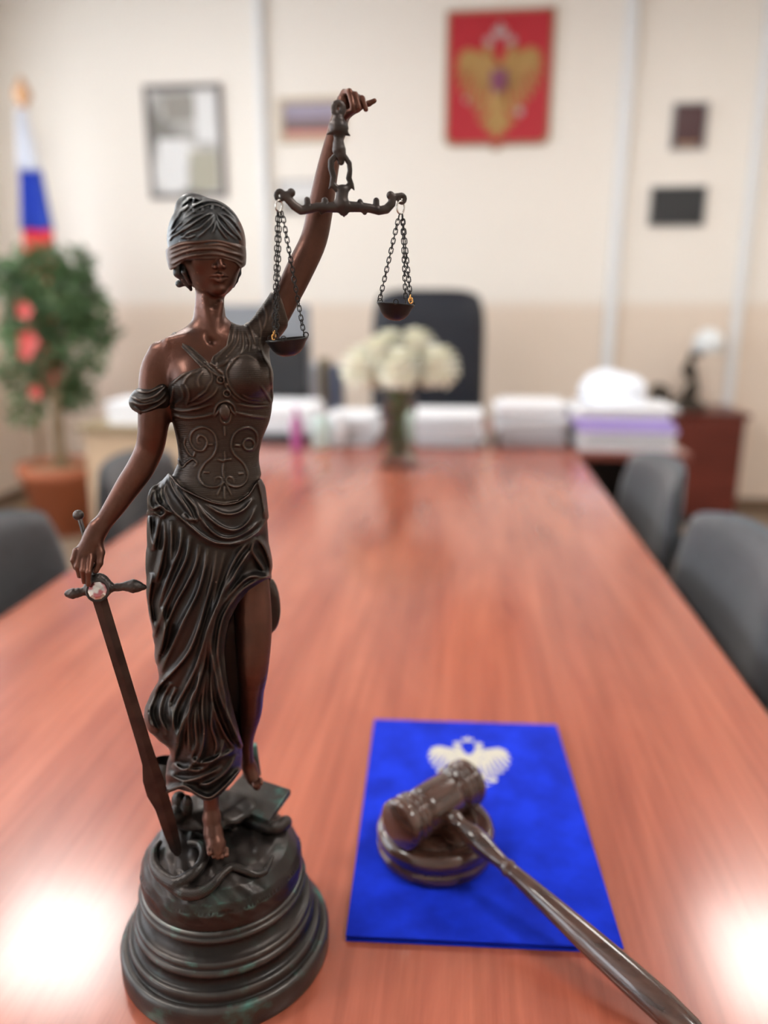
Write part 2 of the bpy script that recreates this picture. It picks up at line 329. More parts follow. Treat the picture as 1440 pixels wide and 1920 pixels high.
for q in ([(560, 80), (568, 190), (588, 290)], [(622, 90), (602, 200), (588, 285)], [(690, 110), (692, 250), (684, 380)], [(650, 110), (652, 230), (625, 380), (600, 480)], [(755, 150), (738, 280), (690, 400), (640, 540), (605, 690)], [(805, 200), (780, 330), (730, 440), (665, 580), (620, 700), (590, 800)],
          [(860, 250), (835, 370), (785, 480), (720, 600), (660, 740), (620, 880), (615, 960)], [(905, 270), (885, 400), (845, 540), (765, 700), (705, 830), (650, 950), (630, 1010)], [(960, 285), (935, 450), (895, 600), (850, 750), (790, 890), (700, 1000), (610, 1090), (540, 1170)],
          [(1005, 300), (965, 470), (925, 640), (885, 800), (845, 950), (780, 1090), (725, 1190), (700, 1300), (690, 1400)], [(1190, 210), (1100, 290), (1020, 440), (965, 600), (905, 750), (870, 900)], [(1190, 215), (1120, 350), (1010, 500), (945, 650), (910, 790), (885, 950), (845, 1080), (765, 1250), (725, 1400), (700, 1530)],
          [(1185, 210), (1170, 290), (1215, 370), (1250, 430)], [(1195, 210), (1245, 280), (1272, 370), (1262, 430)], [(1150, 290), (1080, 400), (1010, 560)], [(1090, 420), (1020, 510), (960, 640)],
          [(860, 960), (835, 1150), (765, 1300), (735, 1420), (705, 1530)], [(900, 1000), (872, 1200), (885, 1350), (860, 1490), (780, 1570), (680, 1600)], [(935, 900), (925, 1100), (955, 1250), (1020, 1390), (1080, 1460)], [(690, 1180), (705, 1300), (725, 1420)],
          [(790, 1500), (860, 1540), (990, 1500), (1075, 1450)], [(660, 1600), (760, 1640), (850, 1625), (1000, 1560)], [(580, 420), (560, 600), (590, 760)], [(640, 620), (650, 780), (630, 900)], [(820, 1100), (800, 1220), (790, 1350), (800, 1480)], [(640, 1050), (600, 1130), (565, 1230), (590, 1320)], [(690, 1060), (640, 1160), (625, 1260), (670, 1370)], [(720, 1090), (675, 1200), (680, 1300)], [(560, 1190), (560, 1290), (620, 1350)],
          [(840, 1180), (830, 1300), (840, 1420), (800, 1520)], [(930, 1180), (930, 1320), (960, 1430), (940, 1500)], [(1000, 1400), (980, 1480), (900, 1560), (800, 1600)], [(700, 1540), (760, 1575), (860, 1580)], [(1080, 1480), (1020, 1580), (930, 1650), (850, 1670)]): R4(q)
for q in ([(1250, 440), (1150, 445), (1060, 522), (985, 620), (945, 720), (925, 850), (950, 1000), (980, 1150), (1040, 1300), (1095, 1420)], [(1250, 450), (1150, 490), (1060, 575), (995, 690), (965, 850), (975, 970), (995, 1080), (1030, 1240), (1085, 1380)],
          [(670, 1700), (760, 1672), (850, 1722), (920, 1740), (1000, 1680), (1085, 1590)]): R4(q, 1.7, 3.6, taper=False)
for q in ([(620, 250), (540, 280), (430, 340), (330, 400), (240, 480)], [(625, 262), (560, 330), (480, 400), (380, 440), (300, 500)], [(630, 285), (600, 360), (540, 425), (460, 490)], [(560, 240), (440, 285), (340, 360), (250, 430)], [(650, 250), (720, 300), (790, 370), (850, 450), (890, 520)],
          [(640, 270), (690, 360), (760, 440), (850, 510)], [(640, 300), (670, 390), (720, 460), (760, 510)], [(680, 240), (770, 290), (840, 365), (890, 450)], [(600, 240), (500, 300), (400, 375), (300, 440)], [(665, 258), (740, 345), (810, 430), (870, 500)], [(450, 460), (380, 490), (300, 480)], [(635, 320), (630, 400), (600, 450)],
          [(300, 200), (340, 155), (400, 112), (480, 120), (500, 135)], [(310, 250), (370, 200), (470, 160), (540, 140)], [(200, 420), (240, 330), (300, 250)], [(185, 480), (250, 400), (320, 330)], [(190, 520), (230, 470), (320, 420)], [(270, 270), (330, 210), (400, 160)], [(360, 150), (380, 110)], [(420, 150), (440, 110)],
          [(520, 230), (500, 180)], [(600, 220), (610, 175)], [(700, 225), (720, 190)], [(440, 250), (420, 205)]): H1(q)
for q in ([(330, 270), (420, 195), (530, 142), (640, 142), (740, 188), (825, 270), (870, 350)], [(350, 300), (460, 215), (590, 170), (700, 195), (800, 280), (850, 360)]): H1(q, 1.1, 2.2)
S('band', 1, [(190, 600), (300, 555), (450, 535), (650, 522), (800, 560), (905, 600)], 1.0, 2.6); S('band', 1, [(195, 690), (320, 635), (480, 600), (650, 598), (800, 640), (910, 672)], 1.0, 2.6)
S('band', 1, [(215, 750), (330, 690), (480, 655), (650, 650), (800, 690), (900, 740)], 1.0, 2.4); S('band', 1, [(200, 640), (330, 590), (420, 570)], .7, 2.2); S('band', 1, [(560, 560), (700, 560), (850, 610)], .7, 2.2)
S('band', 1, [(240, 790), (320, 740), (380, 700)], .8, 2.2); S('band', 1, [(700, 690), (830, 730), (885, 790)], .8, 2.2)
for q in ([(100, 262), (180, 292), (300, 262), (390, 180)], [(105, 305), (190, 335), (320, 305), (392, 235)], [(130, 352), (200, 392), (300, 355), (392, 300)], [(140, 225), (250, 232), (370, 175)], [(120, 280), (200, 312), (300, 290)], [(160, 390), (210, 425), (280, 400)]): S('sleeve', 3, q, 1.2, 2.4)

LAY['cloth'][:560] = np.maximum(LAY['cloth'][:560], -.45)

# ---- body
torso = Loft([(592, 380, 410, 1, 6), (602, 366, 428, 1, 9), (613, 348, 448, 1, 11.5), (630, 318, 480, 0, 14.5), (655, 296, 498, 0, 17), (690, 296, 506, -1, 19), (725, 306, 508, -1, 20), (755, 313, 508, -1, 19), (790, 326, 503, 0, 17.5),
              (830, 335, 488, 0, 16.5), (862, 336, 483, 0, 16.5), (890, 324, 487, 0, 18.5), (920, 305, 491, 0, 21), (960, 292, 496, 0, 23), (1010, 288, 500, 0, 24), (1060, 300, 496, 0, 22)])
armL = TP([(302, 664, 0, 24), (290, 700, -1, 27), (289, 760, -2, 29), (286, 810, -1, 27), (279, 845, 1, 25.5), (262, 880, -1, 25), (243, 908, -3, 23.5), (215, 950, -8, 19.5), (192, 983, -11, 16), (178, 1003, -12, 16)])
armR = TP([(470, 640, 2, 26), (506, 605, 3, 27), (535, 560, 4, 25), (565, 500, 6, 26), (588, 450, 7, 25), (600, 395, 6, 24), (612, 330, 4, 21), (624, 275, 2, 18), (634, 236, 0, 16)])
legR = TP([(455, 1040, 0, 42), (470, 1110, -6, 36), (475, 1180, -13, 34.5), (474, 1255, -18, 29), (471, 1295, -14, 24), (469, 1335, -6, 21.5), (462, 1385, 5, 14), (464, 1425, 12, 11.5), (470, 1445, 14, 12)])
footR = TP([(466, 1436, 14, 12), (474, 1458, 10, 11), (482, 1474, 7, 8)])
legL = TP([(350, 1040, 0, 44), (365, 1200, -2, 38), (380, 1330, -6, 26), (392, 1440, -12, 18), (396, 1505, -16, 14.5), (397, 1530, -18, 15)])
footL = TP([(397, 1535, -19, 15.5), (400, 1562, -24, 16.5), (405, 1585, -30, 17), (408, 1598, -34, 12)])
toesL = [TP([(x, y, -33, r), (x+1, y+10, -38, r*.9)]) for x, y, r in ((392, 1590, 5.6), (400, 1596, 4.8), (408, 1598, 4.8), (416, 1597, 4.6), (424, 1593, 5.2))]
toesR = [TP([(x, y, 6, r), (x+2, y+8, 1, r*.9)]) for x, y, r in ((476, 1466, 4.6), (482, 1464, 4.2), (488, 1461, 4))]
neck = TP([(394, 540, 4, 26), (393, 575, 3, 27), (393, 600, 2, 30), (396, 625, 2, 34)])
HC = T(397, 478, 2)                                    # middle of the head
yw = math.radians(11); HX = np.array([math.cos(yw), math.sin(yw), 0]); HY = np.array([-math.sin(yw), math.cos(yw), 0]); 
HRm = np.stack([HX, HY, [0, 0, 1.]], 1).astype(np.float32)
def hp(x, y, z): return HC+HRm@np.array([x, y, z], float)
def head(P):
    q = (P-HC.astype(np.float32))@HRm
    d = sd_ell(q, (0, 3, 8), (22.5, 24, 25)); E = lambda c, r: sd_ell(q, c, r)
    d = smin(d, E((0, -1.5, -4), (16.6, 17.2, 20)), 5)
    d = smin(d, E((0, -3, -14), (12.2, 13.5, 12)), 5)
    d = smin(d, E((0, -12.8, -21.2), (4.6, 4.0, 3.9)), 4)                                # chin
    for s in (-1, 1):
        d = smin(d, E((s*9.8, -11.2, -5), (5.0, 4.2, 5.4)), 4)                            # cheeks
    tb = lambda a, r, k: sd_tube(q, np.array(a, float), r, k)
    d = smin(d, tb([(0, -17.0, 2), (0, -19.6, -3), (0, -22.0, -7.4)], [1.5, 1.6, 1.7], 1), 1.8)
    for s in (-1, 1): d = smin(d, E((s*2.5, -18.9, -7.9), (1.7, 2.2, 1.5)), 1.0)
    d = smax(d, -sd_ell(q, (0, -19.4, -10.6), (.9, 1.6, 1.5)), 1.0)
    for s in (-1, 1): d = np.maximum(d, -sd_ell(q, (s*1.7, -20.2, -9.3), (.75, 1.3, .7)))
    d = smin(d, tb([(-5.2, -15.7, -13.6), (-1.7, -18.5, -12.9), (0, -18.5, -13.3), (1.7, -18.5, -12.9), (5.2, -15.7, -13.6)], [.7, 1.25, 1.15, 1.25, .7], 0), 1.0)
    d = smin(d, tb([(-4.4, -15.8, -14.6), (0, -18.1, -16.0), (4.4, -15.8, -14.6)], [.7, 1.65, .7], 0), .9)
    d = smax(d, -tb([(-5.6, -16.7, -14.2), (0, -19.9, -14.4), (5.6, -16.7, -14.2)], [.45, .5, .45], 0), .5)
    d = smax(d, -tb([(-3, -17.3, -18.9), (0, -18.2, -19.0), (3, -17.3, -18.9)], [.9, 1.2, .9], 0), 1.6)
    for s in (-1, 1): d = smin(d, sd_ell(q, (s*17.5, 1.5, -2), (1.8, 3.2, 5)), 1.5)
    return d
hdL = [(TP([(182, 992, -13, 17), (172, 1015, -16, 18), (161, 1038, -18, 20), (158, 1052, -19, 18)]), 5),
       (TP([(144, 1034, -20, 8), (137, 1050, -24, 5), (142, 1065, -25, 4.6)]), .8), (TP([(151, 1042, -22, 8), (145, 1062, -27, 5.2), (149, 1080, -27, 4.8)]), .8), (TP([(159, 1046, -23, 8), (155, 1070, -30, 5.4), (158, 1091, -29, 4.8)]), .8),
       (TP([(169, 1045, -23, 8), (166, 1073, -31, 5.6), (166, 1096, -31, 4.8)]), .8), (TP([(180, 1012, -15, 12), (188, 1036, -20, 8.5), (186, 1056, -24, 7), (180, 1070, -26, 5.5)]), 1.5)]
hdR = [(TP([(634, 240, 0, 15), (638, 212, -1, 14), (645, 192, -2, 13)]), 4), (TP([(640, 218, 0, 12), (655, 205, -1, 12), (668, 202, -2, 9)]), 4),
       (TP([(640, 186, -1, 8), (645, 174, -4, 6), (655, 172, -10, 5.6), (661, 198, -13, 5)]), 2), (TP([(650, 186, -1, 8), (657, 177, -5, 6), (666, 178, -11, 5.6), (673, 202, -13, 5)]), 1.2),
       (TP([(662, 194, -1, 8), (670, 183, -5, 6), (679, 185, -11, 5.4), (686, 205, -12, 4.8)]), 1.2), (TP([(668, 202, -1, 8), (682, 197, -3, 5.6), (692, 194, -5, 5), (702, 189, -6, 4.6)]), 1.5),
       (TP([(640, 222, -3, 10), (650, 214, -9, 7), (662, 207, -12, 5.5)]), 2)]
brL, brR = T(368, 716, -12), T(466, 704, -12)
neckS, armLS, armRS, legLS, legRS = [sp3(t) for t in (neck, armL, armR, legL, legR)]
def arm_r(P, g=0): return sd_tube(P, armRS[0], armRS[1]+g)
def chest(P, g=0):
    d = torso(P, g)
    for c in (brL, brR): d = smin(d, sd_ell(P, c, (15+g, 14.5+g, 15+g)), 5)
    return d
def body(P):
    d = chest(P)
    d = smin(d, sd_tube(P, neckS[0], neckS[1]), 7)
    d = smin(d, sd_tube(P, armLS[0], armLS[1]), 6)
    d = smin(d, arm_r(P), 7)
    for (h, k), base in [(x, 0) for x in hdL+hdR]: d = smin(d, sd_tube(P, h[0], h[1], 1), k*.8)
    for c in (((345, 622, -11), (325, 613, -8)), ): pass
    cl = TP([(388, 641, -11, 3), (350, 634, -11, 3.5), (318, 640, -8, 4)]); d = smin(d, sd_tube(P, cl[0], cl[1]), 9)
    d = smax(d, -sd_ell(P, T(396, 632, -15), (2.6, 3.2, 4)), 4)
    for s in ((385, 560, 398, 628), (414, 570, 402, 628)):
        st = TP([(s[0], s[1], -5, 4), (s[2], s[3], -11, 4)]); d = smin(d, sd_tube(P, st[0], st[1]), 5)
    d = np.minimum(d, smin(sd_tube(P, legRS[0], legRS[1]), sd_tube(P, footR[0], footR[1], 3), 4))
    d = np.minimum(d, smin(sd_tube(P, legLS[0], legLS[1]), sd_tube(P, footL[0], footL[1], 3), 4))
    for t in toesL+toesR: d = smin(d, sd_tube(P, t[0], t[1]), .6)
    hd = np.full(len(P), 50, np.float32); m = P[:, 2] > T(400, 600)[2]
    if m.any(): hd[m] = head(P[m])
    return smin(d, hd, 3)
def bounds(pxs, vlo, vhi):
    c = np.array([T(x, y, v) for x in (pxs[0], pxs[2]) for y in (pxs[1], pxs[3]) for v in (vlo, vhi)]); lo, hi = c.min(0), c.max(0); lo[1] = vlo; hi[1] = vhi; return lo, hi
statue = thing('justice_statue', 'bronze statue of a blindfolded woman raising one arm, standing on a round stepped base', 'statue', (BX, BY, BZ), TH)
hz = T(400, 566, 0)[2]; wz = T(400, 1093, -20)[2]
def split(f, cut, above):  # one skin, cut in two grids of different fineness along a level
    return (lambda P: np.maximum(f(P), cut-P[:, 2])) if above else (lambda P: np.maximum(f(P), P[:, 2]-cut))
def mesh_boxes(f, boxes):
    vs, fs, n = [], [], 0
    for lo, hi, h in boxes:
        v, q = mesh_sdf(f, lo, hi, h); vs.append(v); fs.append(q+n); n += len(v)
    return np.vstack(vs), np.vstack(fs)
lo1, hi1 = bounds((120, 150, 720, 1640), -42, 30)
hlo, hhi = bounds((300, 360, 475, 570), -28, 32)
import time; _t0 = time.time()
v1, q1 = mesh_sdf(body, lo1, hi1, .75)
hh = HC; inb = lambda X: ((X > hlo/1000+.0015) & (X < hhi/1000-.0015)).all(1)
keep = ~inb(v1)[q1].all(1); q1 = q1[keep]
v2, q2 = mesh_sdf(body, hlo, hhi, .4)
mesh_np('body', np.vstack([v1, v2]), np.vstack([q1, q2+len(v1)]), M_skin, statue)
print('body', time.time()-_t0, len(v1), len(v2))

# ---- hair, blindfold
HO = T(387, 452, 5)
def hair(P):
    px, py = proj(P)
    d = sd_ell(P, HO, (24.4, 26.5, 26.0)); d = smin(d, sd_ell(P, T(362, 392, 10), (11, 11, 9.5)), 4)
    d = smin(d, sd_ell(P, T(385, 500, 16), (17, 13, 15)), 5)
    d -= samp('hair', px, py)*front(P, 12)*(px > 200)
    cut = np.where(P[:, 1] < 2, (py-488)*.35, (P[:, 1]*0-20)); d = smax(d, cut.astype(np.float32), 1)
    for c in (((332, 497, 2, 8), (334, 512, 3, 8.5), (345, 522, 4, 7), (354, 535, 6, 5), (358, 543, 7, 3)), ((346, 498, -2, 5), (345, 510, -3, 4.5), (350, 520, -1, 4), (356, 530, 3, 4)), ((336, 532, 7, 7), (346, 530, 7, 6)), ((447, 500, 2, 6), (446, 512, 3, 6), (441, 526, 5, 5), (437, 537, 7, 3))):
        t = TP(c); d = smin(d, sd_tube(P, t[0], t[1], 1), 1.5)
    return d
lo, hi = bounds((300, 355, 475, 560), -30, 40); v, q = mesh_sdf(hair, lo, hi, .42); mesh_np('hair', v, q, M_hair, statue, label='slate grey hair pinned up in waves')
SD_BAND = poly_sd([(300, 476), (318, 462), (335, 454), (358, 449), (406, 446), (436, 452), (470, 466), (470, 492), (451, 504), (440, 492), (416, 485), (389, 487), (366, 485), (350, 486), (338, 495), (322, 506), (300, 506)])
LAY['sdband'] = SD_BAND
BO = T(387, 474, 4)
def band(P):
    px, py = proj(P); d = sd_ell(P, BO, (25.2, 25.6, 30)); d = np.maximum(d, -(d+2.2))
    d -= samp('band', px, py)*front(P, 14)
    return smax(d, samp('sdband', px, py)*.36, .8)
lo, hi = bounds((300, 430, 475, 515), -30, 36); v, q = mesh_sdf(band, lo, hi, .4); mesh_np('blindfold', v, q, M_band, statue, label='brown cloth blindfold in folds')

# ---- dress
LAY['bod'] = poly_sd([(300, 745), (312, 738), (318, 718), (340, 701), (366, 692), (388, 686), (394, 680), (399, 668), (412, 658), (424, 648), (428, 630), (434, 601), (450, 596), (466, 604), (478, 590), (482, 565), (505, 545), (528, 560), (540, 600), (540, 700), (520, 800), (500, 880), (479, 905), (466, 927), (444, 941), (421, 945), (399, 941), (371, 929), (338, 910), (314, 884), (290, 860), (300, 800)])
LAY['strap'] = poly_sd([(318, 620), (330, 622), (352, 644), (388, 676), (414, 704), (406, 712), (378, 690), (345, 656), (318, 632)])
def bodice(P):
    px, py = proj(P); fr = front(P, 10)
    d = chest(P, 1.0); d = smin(d, arm_r(P, 1.4), 6)
    d -= samp('cloth', px, py)*fr*.8
    m = np.minimum(samp('bod', px, py), np.where(P[:, 1] < 4, samp('strap', px, py), 9)); d = smax(d, m*.36, 1.0)
    d = smin(d, sd_ell(P, T(421, 772, -23), (3.4, 2.2, 5)), 1.5)
    return d
lo, hi = bounds((285, 535, 560, 955), -36, 32); v, q = mesh_sdf(bodice, lo, hi, .5); mesh_np('bodice', v, q, M_bodice, statue, label='ribbed bodice with raised scrolls and a draped shoulder')
def sleeve(P):
    px, py = proj(P); R = np.array(Matrix.Rotation(math.radians(-14), 3, 'Y'), np.float32)
    d = sd_ell(P, T(283, 748, -2), (14.2, 13.5, 9.8), R); d = smin(d, sd_ell(P, T(304, 738, -2), (8, 12, 10)), 3)
    return d-samp('sleeve', px, py)*front(P, 8)
lo, hi = bounds((225, 690, 335, 800), -24, 20); v, q = mesh_sdf(sleeve, lo, hi, .5); mesh_np('sleeve', v, q, M_cloth, statue)
sk = Loft([(880, 326, 488, 0, 20), (905, 300, 492, 0, 22), (930, 284, 495, 0, 24), (960, 279, 498, -1, 26), (1010, 273, 504, -1, 27), (1060, 273, 509, -2, 28), (1100, 275, 512, -2, 29), (1157, 286, 514, -3, 30), (1211, 287, 511, -3, 30), (1247, 294, 508, -4, 30),
           (1268, 297, 504, -4, 30), (1283, 290, 499, -4, 30), (1300, 279, 496, -5, 30), (1317, 269, 491, -5, 30), (1340, 270, 480, -5, 29), (1360, 285, 468, -6, 28), (1380, 310, 461, -6, 27), (1400, 320, 458, -6, 26), (1425, 313, 457, -7, 25), (1450, 309, 456, -7, 24), (1480, 309, 440, -8, 23), (1520, 320, 425, -8, 20)])
LAY['hem'] = poly_sd([(200, 860), (300, 868), (314, 888), (338, 914), (371, 934), (399, 946), (421, 950), (444, 946), (466, 932), (484, 908), (500, 885), (560, 860), (560, 1380), (470, 1400), (458, 1426), (454, 1441), (438, 1464), (414, 1490), (394, 1502), (380, 1500), (359, 1486), (334, 1480), (313, 1488), (300, 1485), (240, 1440), (200, 1300)])
LAY['slit'] = poly_sd([(502, 1084), (467, 1106), (446, 1132), (430, 1164), (423, 1196), (421, 1227), (424, 1259), (429, 1291), (439, 1336), (449, 1375), (459, 1406), (560, 1420), (600, 1100)])
def skirt(P):
    px, py = proj(P); fr = front(P, 6)
    d = sk(P); d = smin(d, sd_ell(P, T(504, 1135, 9), (9, 9, 20)), 5)
    wv = (np.sin((px+.38*(py-1000))*.11)*.9+np.sin((px+.5*(py-1000))*.23+1)*.4)*np.clip((py-1000)/120, 0, 1)
    d -= (samp('cloth', px, py)*1.25+wv*.6)*fr+(1-fr)*np.sin(P[:, 0]*.55)*1.0
    d = smax(d, samp('hem', px, py)*.38, 1.2)
    c = np.minimum(-samp('slit', px, py)*.38, (3-P[:, 1])*.8); d = smax(d, c.astype(np.float32), 1.2)
    return d
lo, hi = bounds((245, 860, 545, 1530), -46, 40); v, q = mesh_sdf(skirt, lo, hi, .55); mesh_np('skirt', v, q, M_cloth, statue, label='long draped skirt slit open at one knee')
LAY['sash'] = poly_sd([(314, 884), (338, 910), (371, 929), (399, 941), (421, 945), (444, 941), (466, 927), (479, 905), (489, 897), (500, 915), (512, 960), (499, 978), (487, 998), (461, 1014), (432, 1022), (404, 1020), (380, 1008), (352, 985), (335, 970), (318, 962), (306, 975), (294, 966), (270, 965), (262, 930), (300, 880)])
def sash(P):
    px, py = proj(P); fr = front(P, 8); d = sk(P, 1.8); d = smin(d, sd_ell(P, T(294, 942, -8), (6, 10, 11)), 3)
    d -= samp('cloth', px, py)*fr*1.1; d = smax(d, samp('sash', px, py)*.36, 1.2); return d
lo, hi = bounds((250, 860, 530, 1040), -42, 40); v, q = mesh_sdf(sash, lo, hi, .5); mesh_np('sash', v, q, M_cloth, statue, label='swagged sash around the hips')
print('dress', time.time()-_t0)

# ---- base
PROF = [(0, 0), (80.5, 0), (81.5, 2), (81.5, 17), (80, 20), (77, 20.8), (75.5, 20), (74.5, 22), (74.5, 26.5), (73, 28.5), (71.5, 28), (69, 31), (67.5, 35), (69.5, 37.5), (70, 40), (68.5, 42.5), (67.5, 42.5), (68, 45), (67, 47.5), (65.2, 47.5), (62, 50), (59, 54), (58.6, 58), (60, 60.5), (63.5, 61.5), (64.5, 63.5), (63.5, 65.5), (62.3, 65.5), (62.6, 67.5), (61.5, 69)]
DOME = [(60.8, 69.5), (61.8, 76), (61.5, 83), (58.5, 90), (52, 97), (43, 102), (30, 105), (15, 106), (0, 106)]
bm = bmesh.new(); add_lathe(bm, [(r/1000, z/1000) for r, z in PROF+[(0, 69)]], 160)
pb = obj('plinth', bm, M_base, statue, smooth=True, label='round stepped plinth with green patina')
dR = np.array([r for r, z in DOME]); dZ = np.array([z for r, z in DOME])
def dome_h(u, v):
    r = np.hypot(u, v); return np.interp(r, dR[::-1], dZ[::-1])-np.where(r > 60.8, 40, 0)
def on_dome(px, py):
    d = ray(px, py); o = CAM-B0
    for t in np.arange(.3, 1.2, .0006):
        q = o+d*t; u, v, w_ = q@U*1000, q@V*1000, q[2]*1000
        if w_ < dome_h(u, v) or w_ < 62: return np.array([u, v, w_])
    return np.array([u, v, w_])
def dtube(pts, lift=2): return np.array([on_dome(p[0], p[1])+np.array([0, 0, lift]) for p in pts]), np.array([p[2]*.37 for p in pts])
z5 = lambda pts: [(240+x/4, 1380+y/4, r) for x, y, r in pts]
SNK = [z5([(470, 830, 6), (545, 850, 8), (575, 920, 9), (545, 1010, 10), (470, 1090, 11), (360, 1140, 12), (260, 1090, 11), (200, 1000, 9), (200, 900, 7), (240, 830, 5)])]
TAIL = z5([(330, 1150, 9), (430, 1205, 12), (540, 1205, 11), (640, 1140, 9), (710, 1060, 8), (780, 1010, 7), (870, 1030, 7), (960, 1060, 6), (1030, 1040, 5.5), (1060, 980, 4.5), (1085, 925, 3)])
BACK = z5([(380, 680, 10), (450, 620, 12), (560, 590, 12), (720, 590, 13), (880, 640, 14), (1020, 700, 15), (1110, 720, 15), (1180, 680, 14), (1190, 610, 12), (1150, 560, 8)])
def dome(P):
    r = np.hypot(P[:, 0], P[:, 1]); d = sd_tube(P, np.array([[0, 0, 60.], [0, 0, 70]]), [1, 1])*0
    rr = np.interp(P[:, 2], dZ, dR).astype(np.float32); zz = np.interp(r, dR[::-1], dZ[::-1]).astype(np.float32)
    d = np.maximum(np.minimum(r-rr, 30), 0)*0+np.where((P[:, 2] < 84), r-rr, np.where(r < 61, (P[:, 2]-zz)*.75, r-rr))
    d = smin(d, sd_ell(P, T(400, 1520, 12), (34, 22, 9)), 6)
    q = P*.11; d -= (np.sin(q[:, 0]*2.1+np.sin(q[:, 2]*3))*np.sin(q[:, 1]*2.3+1)*.6+np.sin(q[:, 0]*5+q[:, 2]*6)*.25).astype(np.float32)*np.clip((P[:, 2]-72)/10, 0, 1)
    bk = [(T(336, 1502, 8), (6, 6, 8)), (T(352, 1512, 0), (4, 4, 10)), (T(305, 1425, 34), (8, 6, 10)), (T(318, 1450, 30), (10, 8, 14)), (T(330, 1530, 0), (7, 7, 7))]
    for c, rr_ in bk: d = smin(d, sd_ell(P, c, rr_), 3)
    return smax(d, 69-P[:, 2], .5)
v, q = mesh_sdf(dome, (-68, -68, 66), (68, 68, 152), .8); mesh_np('rocky_mound', v, q, M_base, statue, label='domed rocky ground of the base')
sp, sr = dtube(SNK[0], 3); tp_, tr = dtube(TAIL, 2); bp_, br = dtube(BACK, 4); sr = sr*1.12; tr = tr*1.12
bk_r = np.hypot(bp_[:, 0], bp_[:, 1]); bp_[:, :2] *= np.minimum(1, 53/np.maximum(bk_r, 1))[:, None]; sp[:, 2] += sr*.3; tp_[:, 2] += tr*.3
def rs(p, r, n=5): 
    s = spline(p, n); return s, np.interp(np.linspace(0, 1, len(s)), np.linspace(0, 1, len(r)), r)
sp, sr = rs(sp, sr); tp_, tr = rs(tp_, tr); bp_, br = rs(bp_, br)
def snake(P):
    d = sd_tube(P, sp, sr); d = smin(d, sd_tube(P, tp_, tr), 2); 
    return d-(np.sin(P[:, 0]*2.6)*np.sin(P[:, 1]*2.6+P[:, 2]*2.6)*.18).astype(np.float32)
def ext(p, r): return (p-r[:, None]-3).min(0), (p+r[:, None]+3).max(0)
a1, a2 = ext(np.vstack([sp, tp_]), np.concatenate([sr, tr])); v, q = mesh_sdf(snake, a1, a2, .6); mesh_np('snake', v, q, M_base, statue, label='scaly snake coiled around the sword tip')
a1, a2 = ext(bp_, br); v, q = mesh_sdf(lambda P: sd_tube(P, bp_, br), a1, a2, .8); mesh_np('rock_root', v, q, M_base, statue, label='thick rounded root curving behind the feet')
# open book under the lifted foot
bt = 119.
def atw(px, py, w_): 
    d = ray(px, py); t = (w_/1000+BZ-CAM[2])/d[2]; q = CAM+d*t-B0; return np.array([q@U, q@V, q@Wv])*1000
def slab(name, corners, th, m, bev=.0008):
    bm = bmesh.new(); top = [bm.verts.new(c/1000) for c in corners]; bot = [bm.verts.new((c-np.array([0, 0, th]))/1000) for c in corners]
    bm.faces.new(top); bm.faces.new(bot[::-1])
    for i in range(4): bm.faces.new((top[i], bot[i], bot[(i+1) % 4], top[(i+1) % 4]))
    bmesh.ops.recalc_face_normals(bm, faces=bm.faces[:]); return obj(name, bm, m, statue, bevel=bev)
cn = [atw(411, 1500, 121), atw(503, 1538, 117), atw(545, 1480, 119), atw(455, 1450, 123)]
bk = slab('book', cn, 5, M_base, .0006); bk['label'] = 'open book lying under the lifted foot'
mid = [T(452, 1405, 32), T(482, 1398, 32), T(490, 1455, 26), T(456, 1462, 26)]
bm = bmesh.new(); a = [bm.verts.new(c/1000) for c in mid]; b = [bm.verts.new((c+np.array([0, 6, 0]))/1000) for c in mid]
bm.faces.new(a); bm.faces.new(b[::-1]); [bm.faces.new((a[i], b[i], b[(i+1) % 4], a[(i+1) % 4])) for i in range(4)]; bmesh.ops.recalc_face_normals(bm, faces=bm.faces[:])
obj('book_cover', bm, M_base, statue, bevel=.001)
print('statue', time.time()-_t0)

# ------------------------------------------------------------------ sword (held in the lowered hand)
tipw = on_dome(334, 1606)+np.array([0, 0, 1.]); guard = T(183, 1110, -22)
# straight line through guard and tip
ax = (tipw-guard); ax /= np.linalg.norm(ax)
sword = thing('sword', 'dark iron sword held point-down by the bronze statue, a round clear gem in its crossguard', 'sword', tuple(B0+(tipw[0]*U+tipw[1]*V+tipw[2]*Wv)/1000), TH)
off = tipw
def loc(p): return (np.asarray(p)-off)/1000
side = np.cross(ax, [0, 1, 0]); side /= np.linalg.norm(side); nrm = np.cross(side, ax)
def blade_mesh():
    bm = bmesh.new(); L = np.linalg.norm(tipw-guard); rows = []
    for t, wd in ((0.0, 5.0), (.04, 4.8), (.35, 4.7), (.55, 5.0), (.62, 5.4), (.68, 7.2), (.74, 7.4), (.80, 6.0), (.9, 5.4), (.97, 4.4), (1.0, 2.4)):
        c = guard+ax*L*t; sh = side*(-(1.2) if .64 < t < .78 else 0)
        rows.append([bm.verts.new(loc(c+sh+side*wd)), bm.verts.new(loc(c+nrm*1.6)), bm.verts.new(loc(c+sh-side*wd)), bm.verts.new(loc(c-nrm*1.6))])
    for a, b in zip(rows, rows[1:]):
        for i in range(4): bm.faces.new((a[i], a[(i+1) % 4], b[(i+1) % 4], b[i]))
    bm.faces.new(rows[0]); bm.faces.new(rows[-1][::-1]); bmesh.ops.recalc_face_normals(bm, faces=bm.faces[:]); return bm
obj('blade', blade_mesh(), M_blade, sword, bevel=.0003)
def sdf_part(name, f, pts, r, h, m, parent, org):
    p = np.array(pts); v, q = mesh_sdf(f, p.min(0)-r, p.max(0)+r, h); o = mesh_np(name, v-np.asarray(org)/1000, q, m, parent); return o
